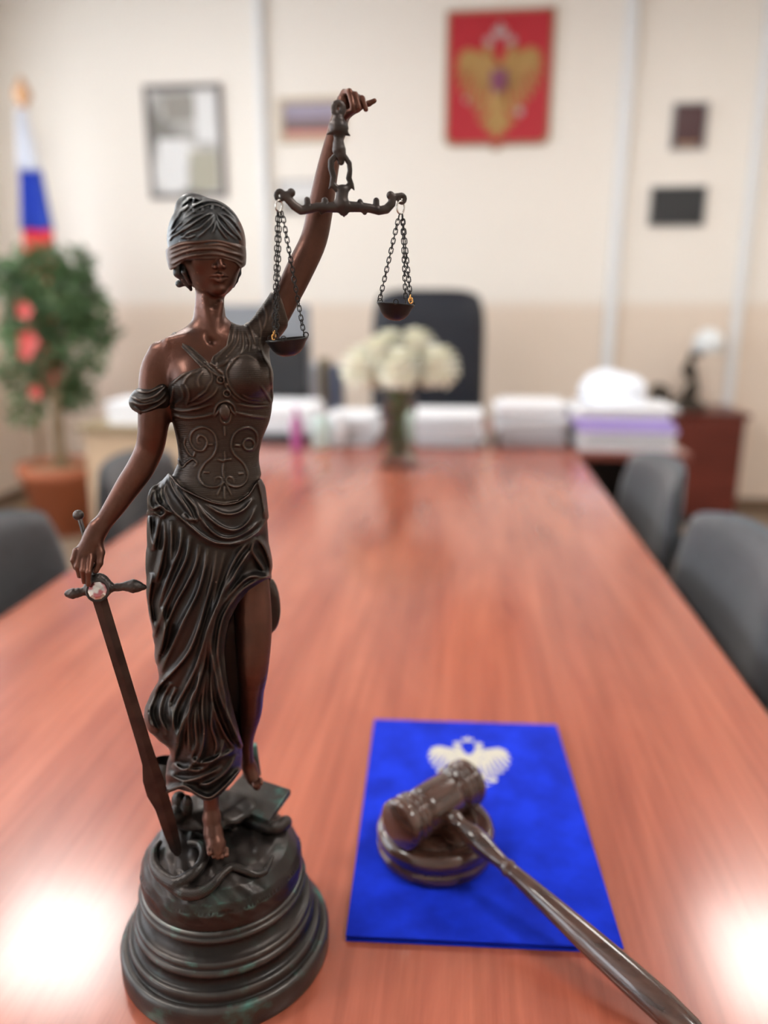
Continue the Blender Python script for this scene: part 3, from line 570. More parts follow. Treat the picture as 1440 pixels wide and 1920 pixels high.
gp = TP([(127, 1113, -24, 6), (136, 1113, -24, 9), (148, 1111, -24, 7.5), (162, 1109, -24, 5), (183, 1108, -24, 9), (205, 1102, -24, 7.5), (222, 1101, -24, 6.5), (238, 1099, -24, 8), (250, 1099, -24, 12), (260, 1100, -24, 8), (270, 1101, -24, 5)])
def guardf(P): return smin(sd_tube(P, gp[0], gp[1], 2), sd_ell(P, T(184, 1100, -22), (8.6, 5, 9.5)), 3)-np.sin(P[:, 0]*2.2)*np.sin(P[:, 2]*2.2)*.15
sdf_part('crossguard', guardf, gp[0], 14, .5, M_iron, sword, off)
gr = TP([(148, 967, -2, 4.5), (160, 1010, -9, 4.4), (183, 1100, -22, 5.5)]); pq = T(147, 966, -2)
sdf_part('grip', lambda P: sd_tube(P, gr[0], gr[1]), gr[0], 5, .5, M_iron, sword, off)
bm = bmesh.new(); bmesh.ops.create_uvsphere(bm, u_segments=24, v_segments=16, radius=.0036, matrix=Matrix.Translation(loc(pq))); obj('pommel', bm, M_iron, sword, smooth=True)
gc = T(183, 1108, -29.5); gd = (CAM-B0); gdl = np.array([gd@U, gd@V, gd@Wv])-gc/1000; gdl /= np.linalg.norm(gdl)
Mg = Matrix.Translation(loc(gc)) @ Vector((0.05, -1, .42)).to_track_quat('Z', 'Y').to_matrix().to_4x4()
bm = bmesh.new(); add_lathe(bm, [(.0072, -.003), (.0074, .0006), (.0068, .0012), (.0062, .0008)], 40, Mg); obj('gem_setting', bm, M_iron, sword, smooth=True)
M_gem = mat('gem', (.93, .88, .88), .15, .9)
noise_mix(M_gem, (.45, .16, .18), (.7, .68, .66), (170, 170, 170), 1, .42, .52)
bm = bmesh.new(); add_lathe(bm, [(.0063, .0006), (.0058, .0018), (.0040, .0027), (.0022, .003), (.0, .003)], 10, Mg); obj('gem', bm, M_gem, sword, label='round clear gem with a pink centre')

# ------------------------------------------------------------------ balance scale hung from the raised hand
SV = -19.0
hang = T(635, 188, SV)
scale = thing('balance_scale', 'black iron balance scale hanging from the raised hand of the bronze statue', 'scale', tuple(B0+(hang[0]*U+hang[1]*V+hang[2]*Wv)/1000), TH)
def T2(pts, zone=2, v=SV):
    ox, oy, s = ZN[zone]; return TP([(ox+x/s, oy+y/s, v, r/s) for x, y, r in pts])
ZN[6] = (600, 150, 7.114)
def flat(P, v=SV, s=1.25): Q = P.copy(); Q[:, 1] = v+(P[:, 1]-v)*s; return Q
hg = [T2([(245+60*math.cos(t), 385+75*math.sin(t), 36) for t in np.linspace(0, 2*PI, 15)], 6), T2([(245, 560, 75), (250, 640, 95), (250, 700, 70), (250, 770, 40)], 6), T2([(175, 600, 40), (180, 640, 45)], 6), T2([(320, 600, 40), (325, 640, 45)], 6),
      T2([(200, 680, 40), (95, 722, 8)], 6), T2([(300, 680, 45), (398, 740, 8)], 6), T2([(250, 780, 50), (248, 850, 62), (255, 930, 74), (275, 1010, 62), (280, 1090, 38)], 6)]
def hangf(P):
    Q = flat(P); d = None
    for t in hg: e = sd_tube(Q, t[0], t[1]*1.22); d = e if d is None else smin(d, e, 1)
    return smax(d, -sd_tube(Q, *T2([(262, 880, 6), (268, 940, 6)], 6)), .5)
allp = np.vstack([t[0] for t in hg]); sdf_part('hanger', hangf, allp, 6, .36, M_iron, scale, hang)
bmS = [T2([(205, 1020, 34), (150, 1080, 36), (148, 1170, 34), (180, 1290, 34), (160, 1400, 30), (120, 1450, 8)], 6), T2([(330, 1020, 30), (390, 1110, 30), (400, 1210, 28), (385, 1310, 34), (420, 1400, 30), (455, 1465, 8)], 6), T2([(200, 1030, 20), (330, 1030, 20)], 6),
       T2([(180, 1400, 34), (225, 1450, 40), (300, 1480, 62), (365, 1440, 40), (400, 1400, 34)], 6), T2([(300, 1480, 70), (290, 1560, 72), (290, 1650, 90), (315, 1740, 62), (320, 1820, 10)], 6),
       T2([(655, 845, 34), (700, 845, 30), (770, 848, 27), (830, 855, 25), (890, 872, 24), (940, 862, 25), (975, 825, 24), (980, 790, 22), (968, 770, 24)]), T2([(980, 785, 20), (1010, 775, 17), (1035, 772, 15)]), T2([(766, 850, 20), (765, 812, 16)]), T2([(872, 860, 20), (873, 805, 18)]), T2([(780, 855, 18), (796, 885, 13)]),
       T2([(650, 848, 34), (610, 848, 30), (540, 850, 27), (480, 848, 25), (420, 862, 24), (370, 868, 25), (325, 838, 25), (285, 795, 24), (272, 770, 24)]), T2([(285, 775, 20), (305, 752, 25)]), T2([(275, 780, 20), (250, 765, 17)]), T2([(415, 860, 20), (412, 800, 18)]), T2([(530, 850, 20), (530, 805, 19)]), T2([(535, 860, 18), (508, 885, 11)])]
for cx, cy, r, w_ in ((230, 770, 24, 14), (1043, 792, 20, 13)): bmS.append(T2([(cx+r*math.cos(t), cy+r*1.25*math.sin(t), w_) for t in np.linspace(0, 2*PI, 13)]))
def beamf(P):
    Q = flat(P); d = None
    for t in bmS: e = sd_tube(Q, t[0], t[1]*1.16); d = e if d is None else smin(d, e, .8)
    return d
allp = np.vstack([t[0] for t in bmS]); sdf_part('beam', beamf, allp, 5, .36, M_iron, scale, hang)
def chain(name, a, b, m, link=4.1, wd=1.25, wr=.36, sag=0, skip=0, stag=0):
    a, b = np.array(a, float), np.array(b, float); L = np.linalg.norm(b-a); n = max(2, int(round(L/(link*.72)))); d = (b-a)/L
    s1 = np.cross(d, [0, 1, 0]); s1 /= np.linalg.norm(s1); s2 = np.cross(d, s1); bm = bmesh.new()
    hl = link/2-wd
    for i in range(n):
        c = a+(b-a)*(i+.5)/n; ang = (.35 if i % 2 else .35+PI/2)+.25*math.sin(i*1.7+stag); s = s1*math.cos(ang)+s2*math.sin(ang); pts = []
        for t in np.linspace(0, 2*PI, 15)[:-1]:
            pts.append(c+d*(math.copysign(hl, math.sin(t))*(abs(math.sin(t)) > .05)+math.sin(t)*wd)+s*math.cos(t)*wd)
        pts = [loc2(p) for p in pts]+[loc2(pts[0])]; add_tube(bm, pts, wr/1000, 6, cap=False)
    return obj(name, bm, m, scale, smooth=True)
def loc2(p): return tuple((np.asarray(p)-hang)/1000)
def pan(cx, cy, Rpx, tilt, dep, v):
    c = T(cx, cy, v); R = Rpx*mmpx(c)/1000; M = Matrix.Translation(loc2(c)) @ Matrix.Rotation(math.radians(tilt), 4, 'Y')
    bm = bmesh.new(); prof = [(0, -dep), (.3, -dep*.97), (.55, -dep*.82), (.75, -dep*.55), (.88, -dep*.22), (1.0, -.02), (1.03, .03), (1.0, .06), (.93, .03), (.84, -dep*.2), (.7, -dep*.5), (.5, -dep*.74), (0, -dep*.88)]
    add_lathe(bm, [(r*R, z*R) for r, z in prof], 56, M)
    for ang in (0, 120, 240):
        p = M @ Vector((R*math.cos(math.radians(ang+15)), R*math.sin(math.radians(ang+15)), .0015))
        pts = [p+Vector((.0016*math.cos(t), 0, .0016*math.sin(t))) for t in np.linspace(0, 2*PI, 11)]; add_tube(bm, pts, .0004, 6, cap=False)
    return obj('pan', bm, M_pan, scale, smooth=True), M, R
pL, ML, RL = pan(538, 637, 39.5, -6, .78, SV-1); pR, MR, RR = pan(742, 571, 35, 5, .85, SV-1)
aL = T(524, 397, SV-1); aR = T(752, 403, SV-1)
def rim(M, R, ang): return np.array(M @ Vector((R*math.cos(ang), R*math.sin(ang), .002)))*1000+hang
for k, (dx, ang) in enumerate(((-1.2, math.radians(195)), (0.3, math.radians(-140)), (1.6, math.radians(15)))):
    r = rim(ML, RL*(.86 if k < 2 else .84), ang); r[0] = T((512, 516, 571)[k], 625, SV-1)[0]
    e = np.array(aL)+np.array([dx, (-1.4, 1.4, 0)[k], 0]); g = r+(e-r)*.055
    chain('chain', e, g if k == 0 else r, M_chain, stag=k)
    if k == 0: chain('chain_hook', g, r, M_gold, link=3.6, wd=1.2, wr=.5).__setitem__('label', 'brass hook')
for k, (dx, tx, ang) in enumerate(((-1.2, 710, 195), (.6, 763, -60), (1.2, 766, 40))):
    r = rim(MR, RR*.9, math.radians(ang)); r[0] = T(tx, 560, SV-1)[0]; e = np.array(aR)+np.array([dx, (0, -1.4, 1.2)[k], 0]); g = r+(e-r)*.07
    chain('chain', e, g if k == 1 else r, M_chain, stag=k+5)
    if k == 1: chain('chain_hook', g, r, M_gold, link=3.6, wd=1.2, wr=.5).__setitem__('label', 'brass hook')
for (cx, cy, rx, ry) in ((751, 389, 7, 12), (523, 386, 6, 11)):
    bm = bmesh.new(); add_tube(bm, [loc2(T(cx+rx*math.cos(t), cy+ry*math.sin(t), SV-1+1.2*math.cos(t))) for t in np.linspace(0, 2*PI, 21)], .0006, 8, cap=False); obj('hanging_ring', bm, M_steel, scale, smooth=True, label='steel wire ring')

# ------------------------------------------------------------------ room
M_wall_up = mat('wall_cream', (.80, .735, .66), .8); 
def wall_mat():
    m = mat('wall_paint', (.8, .73, .65), .75); N, L, b = nodes(m)
    g = N.new('ShaderNodeNewGeometry'); s = N.new('ShaderNodeSeparateXYZ'); L.new(g.outputs['Position'], s.inputs[0])
    r = N.new('ShaderNodeValToRGB'); mr = N.new('ShaderNodeMapRange'); mr.inputs[1].default_value = 1.22; mr.inputs[2].default_value = 1.29; L.new(s.outputs[2], mr.inputs[0])
    L.new(mr.outputs[0], r.inputs[0]); r.color_ramp.elements[0].color = (.80, .68, .575, 1); r.color_ramp.elements[1].color = (.89, .84, .775, 1)
    L.new(r.outputs[0], b.inputs['Base Color']); return m
M_wall = wall_mat()
M_ceil = mat('ceiling_white', (.8, .79, .77), .8)
M_floor = mat('floor_lino', (.13, .09, .06), .45); noise_mix(M_floor, (.20, .145, .10), (.28, .205, .145), (3, 14, 3), bump=.0)
M_mahog = mat('mahogany', (.2, .03, .02), .35); noise_mix(M_mahog, (.10, .018, .012), (.16, .03, .02), (3, 3, 20))
M_trim = mat('baseboard_brown', (.16, .10, .06), .5)
M_pipe = mat('pipe_white', (.80, .82, .84), .4)
def S_(name, *a, m, **k): return props(box(name, *a, m, **k), kind='structure')
S_('floor', XL-.1, XR+.1, YB-.1, WALL_Y+.1, -.1, 0, m=M_floor)
S_('ceiling', XL-.1, XR+.1, YB-.1, WALL_Y+.1, CEIL, CEIL+.1, m=M_ceil)
S_('wall_back', XL-.1, XR+.1, WALL_Y, WALL_Y+.12, 0, CEIL, m=M_wall)
bm = bmesh.new(); WZ0, WZ1 = .9, 2.6; WINS = [(-1.9, -.3), (.3, 1.9), (2.6, 4.2)]  # windows out of view, added for side light and to brighten the back wall
for a in ((YB, WALL_Y, 0, WZ0), (YB, WALL_Y, WZ1, CEIL), (YB, -1.9, WZ0, WZ1), (-.3, .3, WZ0, WZ1), (1.9, 2.6, WZ0, WZ1), (4.2, WALL_Y, WZ0, WZ1)): add_box(bm, XL-.12, XL, *a)
props(obj('wall_left', bm, M_wall), kind='structure')
M_wfr = mat('window_white', (.8, .8, .8), .4)
def pane_mat():
    m = bpy.data.materials.new('window_glass'); m.use_nodes = True; N, L = m.node_tree.nodes, m.node_tree.links; N.remove(N['Principled BSDF'])
    t = N.new('ShaderNodeBsdfTransparent'); g = N.new('ShaderNodeBsdfGlossy'); g.inputs['Roughness'].default_value = .02; x = N.new('ShaderNodeMixShader'); x.inputs[0].default_value = .07
    L.new(t.outputs[0], x.inputs[1]); L.new(g.outputs[0], x.inputs[2]); L.new(x.outputs[0], N['Material Output'].inputs[0]); return m
M_pane = pane_mat()
t_ = .05
for i, (WY0, WY1) in enumerate(WINS):
    bm = bmesh.new(); ym = (WY0+WY1)/2
    for a in ((WY0, WY1, WZ0, WZ0+t_), (WY0, WY1, WZ1-t_, WZ1), (WY0, WY0+t_, WZ0+t_, WZ1-t_), (WY1-t_, WY1, WZ0+t_, WZ1-t_), (ym-.03, ym+.03, WZ0+t_, WZ1-t_)): add_box(bm, XL-.09, XL-.03, *a)
    wf = props(obj('window_%d' % (i+1), bm, M_wfr), kind='structure')
    box('window_pane', XL-.064, XL-.058, WY0+t_, WY1-t_, WZ0+t_, WZ1-t_, M_pane, wf)
S_('wall_rear', XL-.1, XR+.1, YB-.12, YB, 0, CEIL, m=M_wall)
S_('wall_right', XR, XR+.12, YB, WALL_Y, 0, CEIL, m=M_wall)
S_('baseboard_back', XL, XR, WALL_Y-.02, WALL_Y, 0, .07, m=M_trim)
S_('baseboard_left', XL, XL+.02, YB, WALL_Y-.02, 0, .07, m=M_trim)
S_('baseboard_right', XR-.02, XR, YB, WALL_Y-.02, 0, .07, m=M_trim)
M_lampf = mat('lamp_frame', (.8, .8, .8), .5); M_diff = mat('lamp_diffuser', (.9, .9, .9), .5, emit=(1, .97, .92), estr=LAMP_POWER)
for i, (x, y) in enumerate(LAMP_SPOTS):
    t = thing('ceiling_lamp', ('square ceiling light panel at the left, towards the back wall', 'square ceiling light panel at the right, towards the back wall', 'square ceiling light panel at the left, nearer the camera', 'square ceiling light panel at the right, nearer the camera')[i], 'lamp', (x, y, CEIL), 0, 'ceiling light panels')
    bm = bmesh.new()
    for a in ((-.31, .31, -.31, -.28), (-.31, .31, .28, .31), (-.31, -.28, -.28, .28), (.28, .31, -.28, .28)): add_box(bm, a[0], a[1], a[2], a[3], -.03, 0)
    obj('frame', bm, M_lampf, t); box('diffuser', -.28, .28, -.28, .28, -.022, -.002, M_diff, t)
# service pipes boxed down the back wall
PL = {0: 'narrow white wall pipe behind the statue, left of the red crest', 1: 'white wall pipe between the red crest and the two dark plaques', 2: 'white wall pipe at the right edge, right of the dark plaques'}
for i, (x, wd) in enumerate(((-1.235, .05), (.865, .065), (1.60, .055))):
    o = box('wall_pipe', x-wd/2, x+wd/2, WALL_Y-.05, WALL_Y, .07, CEIL, M_pipe, bevel=.018); props(o, PL[i], 'pipe', 'white wall pipes')

# ------------------------------------------------------------------ conference table
TX0, TX1, TY1, TY0, TZ = -.758, .395, 2.72, -.35, .75
def wood_table(name, base, dark, sc):
    m = mat(name, base, .23, 0, .5, 0.35); N, L, b = nodes(m); b.inputs['Coat Roughness'].default_value = .14
    tc = N.new('ShaderNodeTexCoord'); mp = N.new('ShaderNodeMapping'); mp.inputs['Scale'].default_value = sc; L.new(tc.outputs['Object'], mp.inputs[0])
    nz = N.new('ShaderNodeTexNoise'); nz.inputs['Scale'].default_value = 1; nz.inputs['Detail'].default_value = 8; nz.inputs['Roughness'].default_value = .6; nz.inputs['Distortion'].default_value = .6; L.new(mp.outputs[0], nz.inputs[0])
    r = N.new('ShaderNodeValToRGB'); r.color_ramp.elements[0].position = .36; r.color_ramp.elements[1].position = .62; r.color_ramp.elements[0].color = (*dark, 1); r.color_ramp.elements[1].color = (*base, 1)
    L.new(nz.outputs[0], r.inputs[0])
    n2 = N.new('ShaderNodeTexNoise'); n2.inputs['Scale'].default_value = 1; n2.inputs['Detail'].default_value = 3; mp2 = N.new('ShaderNodeMapping'); mp2.inputs['Scale'].default_value = (sc[0]*14, sc[1]*2.5, 5); L.new(tc.outputs['Object'], mp2.inputs[0]); L.new(mp2.outputs[0], n2.inputs[0])
    mx = N.new('ShaderNodeMix'); mx.data_type = 'RGBA'; mx.blend_type = 'MULTIPLY'; mx.inputs[0].default_value = .35; r2 = N.new('ShaderNodeValToRGB'); r2.color_ramp.elements[0].position = .35; r2.color_ramp.elements[1].position = .6; r2.color_ramp.elements[0].color = (.5, .45, .42, 1)
    L.new(n2.outputs[0], r2.inputs[0]); L.new(r.outputs[0], mx.inputs[6]); L.new(r2.outputs[0], mx.inputs[7]); L.new(mx.outputs[2], b.inputs['Base Color']); return m
M_table = wood_table('cherry_wood', (.47, .138, .080), (.31, .074, .045), (9, 1.3, 5))
tb = thing('conference_table', 'long glossy reddish cherry-wood conference table in the foreground', 'table', (0, 1.2, 0))
box('table_top', TX0, TX1, TY0-1.2, TY1-1.2, TZ-.028, TZ, M_table, tb, bevel=.005)
M_edge = mat('table_edge', (.16, .035, .02), .35)
for y in (TY0+.25-1.2, TY1-.3-1.2): box('leg_panel', TX0+.12, TX1-.12, y-.015, y+.015, 0, TZ-.028, M_mahog, tb)
box('modesty_panel', (TX0+TX1)/2-.012, (TX0+TX1)/2+.012, TY0+.28-1.2, TY1-.33-1.2, .25, TZ-.028, M_mahog, tb)
# desk across the far end
dk = thing('desk', 'wide dark mahogany desk standing across the far end of the conference table', 'desk', (-.4, 3.1, 0))
M_desk = mat('desk_wood', (.22, .06, .045), .3, coat=.3); noise_mix(M_desk, (.16, .04, .03), (.26, .07, .05), (2, 14, 3))
M_dark = mat('dark_panel', (.02, .015, .015), .5)
box('desk_top', -.58, 1.19, -.37, .42, .722, .75, M_desk, dk, bevel=.004)
for x in (-.54, 1.05): box('side_panel', x, x+.025, -.3, .38, 0, .722, M_dark, dk)
box('front_panel', -.515, 1.05, .0, .02, .18, .722, M_dark, dk)

# ------------------------------------------------------------------ folder, sound block, gavel
M_blue = mat('blue_velvet', (.006, .025, .6), .85, spec=.1, sheen=.05); noise_mix(M_blue, (.003, .018, .40), (.006, .032, .62), (28, 28, 28), bump=.15, bscale=500, dist=.0006)
M_silver = mat('emblem_foil', (.58, .55, .46), .5, .1)
cA, cB, cC, cDn = [onz(*p, .756)[:2] for p in ((694, 1346), (1043, 1361), (1170, 1772), (660, 1760))]
fc = (cA+cB+cC+cDn)/4; wv_ = ((cB-cA)+(cC-cDn))/2; hv_ = ((cA-cDn)+(cB-cC))/2; fang = math.atan2(wv_[1], wv_[0]); fw = np.linalg.norm(wv_)/2; fh = np.linalg.norm(hv_)/2
fold = thing('folder', 'bright blue velvet-covered folder with an eagle emblem, lying on the table under the gavel', 'folder', (fc[0], fc[1], .75), fang)
box('cover', -fw, fw, -fh, fh, .0042, .0062, M_blue, fold, bevel=.0006)
box('back_cover', -fw, fw, -fh, fh, 0, .0018, M_blue, fold, bevel=.0006)
M_page = mat('paper_edge', (.05, .06, .35), .7)
box('inner_pages', -fw+.003, fw-.004, -fh+.004, fh-.004, .0018, .0042, M_page, fold)
def eagle(h, mm, parts=True):
    """double-headed eagle crest, 100 units wide, centred; returns {name: (verts, quads)} in metres"""
    def cap(l): return (np.array([[x, 0, y] for x, y, r in l], float), np.array([r for x, y, r in l], float))
    A = []
    for s in (-1, 1):
        A += [cap([(s*8, 12, 5), (s*22, 30, 4.5), (s*38, 36, 3.5), (s*46, 32, 2.5)])]
        for a, b in (((40, 34), (49, 24)), ((38, 32), (50, 14)), ((34, 30), (48, 4)), ((30, 28), (44, -6)), ((26, 24), (38, -15)), ((22, 20), (31, -22)), ((18, 14), (24, -26)), ((14, 8), (17, -26))): A.append(cap([(s*a[0], a[1], 3.0), (s*b[0], b[1], 2.4)]))
        A += [cap([(s*4, 14, 6), (s*10, 26, 4.5), (s*13, 35, 4.5), (s*15, 38, 4)]), cap([(s*16, 38, 2.4), (s*23, 36, .8)]), cap([(s*6, -16, 4), (s*15, -28, 3), (s*22, -33, 2)]), cap([(s*20, -32, 1.6), (s*27, -30, 1)]), cap([(s*20, -32, 1.6), (s*22, -38, 1)])]
        for ex, ey in ((4, -56), (10, -52), (15, -46)): A.append(cap([(s*2, -22, 4), (s*ex, ey, 2.6)]))
        A.append(cap([(0, -30, 4), (s*18, -42, 1.6), (s*24, -40, 1.2)]))
    A += [cap([(0, 10, 12), (0, -12, 11), (0, -24, 6)]), cap([(0, -20, 6), (0, -58, 3)])]
    CR = [[], [], [], [], []]
    for s in (-1, 1):
        CR[(s+1)//2] += [cap([(s*9, 43, 1.6), (s*17, 44, 1.6)]), cap([(s*10, 45, 1.6), (s*9, 49, 1.4)]), cap([(s*13.5, 45, 2.2), (s*13.5, 50, 2)]), cap([(s*17, 46, 1.6), (s*18, 49, 1.4)])]
        CR[2] += [cap([(s*3, 54, 3), (s*6, 58, 2.5)]), cap([(s*9, 52, 1), (s*4, 56, 1)])]
    CR[2] += [cap([(-6, 53, 2), (6, 53, 2)]), cap([(0, 56, 4), (0, 62, 2)]), cap([(0, 62, 1), (0, 67, 1)]), cap([(-2, 65, .9), (2, 65, .9)])]; CR[3] += [cap([(-20, -34, 1.2), (-38, -18, 1.2)]), cap([(-38, -18, 2.4), (-40, -16, 2.2)])]; CR[4] += [cap([(27, -32, 4.5), (27, -31, 4.5)]), cap([(27, -26, .9), (27, -24, .9)])]
    def build(L):
        L = [(p*mm, r*mm) for p, r in L]
        def f(P):
            Q = P.copy(); Q[:, 1] *= 2.0; d = None
            for p, r in L:
                e = sd_tube(Q, p, r); d = e if d is None else np.minimum(d, e)
            return np.maximum(d, P[:, 1])
        allp = np.vstack([p for p, r in L]); mx = max(r.max() for p, r in L)
        return mesh_sdf(f, allp.min(0)-mx*1.3, allp.max(0)+mx*1.3+np.array([0, .1, 0]), h)
    return build(A), [build(c) for c in CR]
(ev, eq), CRW = eagle(.8, .90)
# lay the crest flat on the cover, its top towards the far edge
ecs = onz(880, 1424, .756); ec = ecs[:2]-fc; ex = ec[0]*math.cos(fang)+ec[1]*math.sin(fang); ey = -ec[0]*math.sin(fang)+ec[1]*math.cos(fang)
def lay(v): return np.stack([v[:, 0]*1.0+ex, v[:, 2]*1.0+ey-.010, -v[:, 1]*.12+.0062], 1)
emb = mesh_np('emblem', lay(ev), eq, M_silver, fold, label='pale silver two-headed eagle emblem')
for nm, (a_, b_) in zip(('crown', 'crown', 'crown', 'sceptre', 'orb'), CRW): mesh_np(nm, lay(a_), b_, M_silver, emb)

M_walnut = mat('walnut', (.13, .055, .035), .25, coat=.7); noise_mix(M_walnut, (.028, .012, .008), (.085, .038, .026), (30, 30, 200), 6)
bc = onz(817, 1540, .786)
sb = thing('sound_block', 'round dark-brown wooden sound block under the gavel on the blue folder', 'sound block', (bc[0], bc[1], .7562))
bm = bmesh.new(); add_lathe(bm, [(0, 0), (.050, 0), (.053, .002), (.0545, .006), (.0545, .012), (.052, .014), (.0545, .017), (.0545, .024), (.052, .0285), (.048, .030), (.046, .0288), (.040, .0285), (0, .0285)], 96); obj('block', bm, M_walnut, sb, smooth=True)
bm = bmesh.new(); add_lathe(bm, [(.0385, .0284), (.0390, .0296), (.0375, .0298), (.030, .0296), (0, .0296)], 64); obj('strike_face', bm, M_walnut, sb, smooth=True)
g0 = onz(745, 1550, .809); g1 = onz(880, 1464, .809); gm = (g0+g1)/2; gl = np.linalg.norm(g1-g0)/2; gang = math.atan2(g1[1]-g0[1], g1[0]-g0[0])
gav = thing('gavel', 'brown wooden gavel with turned head and long handle, resting on its round block', 'gavel', tuple(gm), gang)
Mh = Matrix.Rotation(PI/2, 4, 'Y')
hr = .0225
pf = [(0, -1), (.80, -1), (.93, -.985), (1.0, -.95), (1.02, -.88), (1.0, -.80), (.93, -.78), (.93, -.745), (1.0, -.73), (1.0, -.68), (.94, -.66), (.94, -.62), (.99, -.60), (.99, -.55), (.90, -.52), (.80, -.47), (.80, -.44), (.88, -.42), (.91, -.30), (.92, 0)]
pf = [(r*hr, z*gl) for r, z in pf]; pf += [(r, -z) for r, z in pf[::-1][1:]]
bm = bmesh.new(); add_lathe(bm, pf, 72, Mh); obj('head', bm, M_walnut, gav, smooth=True)
# handle leaves the head at right angles and slopes down to the table
he = onz(1296, 1935, .766); hd_ = he-gm; Lh = np.linalg.norm(hd_); Rz = Matrix.Rotation(-gang, 3, 'Z'); dl = (Rz @ Vector(hd_)).normalized()
Mq = dl.to_track_quat('Z', 'Y').to_matrix().to_4x4()
hp_ = [(.0, .0062), (.018, .0062), (.024, .0078), (.030, .0086), (.034, .0074), (.040, .0074), (.048, .0090), (.056, .0100), (.066, .0094), (.080, .0072), (.092, .0060), (.096, .0062), (.098, .0074), (.101, .0074), (.103, .0064), (.108, .0068), (.14, .0084), (.19, .0105), (.23, .0116), (.262, .0116), (.285, .0100), (.297, .0068), (.301, 0)]
hp_ = [(z*Lh/.285, r) for z, r in hp_]
bm = bmesh.new(); add_lathe(bm, [(r, z) for z, r in hp_], 48, Mq); obj('handle', bm, M_walnut, gav, smooth=True)
print('gavel', gl, hr, gm, Lh, math.degrees(gang), dl)

# ------------------------------------------------------------------ chairs round the table
M_fab = mat('chair_fabric', (.045, .048, .054), .85, sheen=.3); noise_mix(M_fab, (.04, .043, .049), (.055, .058, .066), (60, 60, 60), bump=.3, bscale=400)
M_shell = mat('chair_shell', (.10, .115, .135), .5)
M_frame = mat('chair_frame', (.02, .02, .022), .35, .3)
def make_chair(label):
    t = thing('visitor_chair', label, 'chair', (0, 0, 0), 0, 'grey visitor chairs along the conference table')
    bm = bmesh.new(); vs = add_box(bm, -.24, .24, -.22, .24, .42, .48); o = obj('seat', bm, M_fab, t, bevel=.022, seg=3, smooth=True)
    # backrest: curved padded panel at y=+, chair faces -y
    def panel(name, off, th, m, gx, gz):
        bm = bmesh.new(); n = 18; k = 12; F = []; Bk = []
        for i in range(n+1):
            a = -1+2*i/n; cf, cb = [], []
            for j in range(k+1):
                b = -1+2*j/k; x = a*(.265+gx)*(1-.10*max(0, b)**3-.06*max(0, -b)**2)*math.sqrt(max(0, 1-.16*b*b))
                e = (abs(a)**6)*.0; z = .668+b*(.19+gz)*(1-.14*abs(a)**3.0); y = .235-.05*a*a+.10*(z-.55)+off
                edge = (1-abs(a)**8)*(1-abs(b)**8)
                cf.append(bm.verts.new((x, y-th*edge, z))); cb.append(bm.verts.new((x, y+.002, z)))
            F.append(cf); Bk.append(cb)
        for i in range(n):
            for j in range(k):
                bm.faces.new((F[i][j], F[i][j+1], F[i+1][j+1], F[i+1][j])); bm.faces.new((Bk[i][j], Bk[i+1][j], Bk[i+1][j+1], Bk[i][j+1]))
        for i in range(n):
            bm.faces.new((F[i][0], F[i+1][0], Bk[i+1][0], Bk[i][0])); bm.faces.new((F[i][k], Bk[i][k], Bk[i+1][k], F[i+1][k]))
        for j in range(k):
            bm.faces.new((F[0][j], Bk[0][j], Bk[0][j+1], F[0][j+1])); bm.faces.new((F[n][j], F[n][j+1], Bk[n][j+1], Bk[n][j]))
        bmesh.ops.recalc_face_normals(bm, faces=bm.faces[:])
        return obj(name, bm, m, t, smooth=True)
    panel('backrest', 0, .035, M_fab, 0, 0); panel('back_shell', .012, .008, M_shell, .006, .006)['label'] = 'blue-grey plastic back shell'
    for s in (-1, 1):
        bm = bmesh.new(); add_tube(bm, spline([(s*.22, -.24, 0.012), (s*.22, -.20, .25), (s*.22, -.17, .41)], 6), .012); obj('leg', bm, M_frame, t, smooth=True)
        bm = bmesh.new(); add_tube(bm, spline([(s*.22, .30, 0.012), (s*.22, .24, .25), (s*.20, .23, .42), (s*.15, .262, .60), (s*.14, .268, .70)], 6), .012); obj('leg', bm, M_frame, t, smooth=True)
        bm = bmesh.new(); add_tube(bm, spline([(s*.22, -.20, .41), (s*.20, .23, .41)], 2), .010); obj('seat_rail', bm, M_frame, t, smooth=True)
    return t
def kids(o): return [c for c in bpy.data.objects if c.parent == o]
def dup(root, loc, rz, label=None, scale=None):
    r = root.copy(); C.objects.link(r); r.location = loc; r.rotation_euler = (0, 0, rz)
    if label: r['label'] = label
    if scale: r.scale = scale
    for ch in kids(root):
        c = ch.copy(); C.objects.link(c); c.parent = r
        for g in kids(ch):
            d = g.copy(); C.objects.link(d); d.parent = c
    return r
ch0 = make_chair('grey padded chair at the right side of the table, nearest the camera')
ch0.location = (.268, 1.37, 0); ch0.rotation_euler = (0, 0, -PI/2+.03)
dup(ch0, (.275, 2.03, 0), -PI/2+.03, 'grey padded chair at the right side of the table, beside the far desk')
dup(ch0, (-.645, 1.25, 0), PI/2, 'dark grey padded chair at the left edge of the picture, nearest the camera')
dup(ch0, (-.64, 1.95, 0), PI/2, 'dark grey padded chair at the left side of the table, half behind the statue')

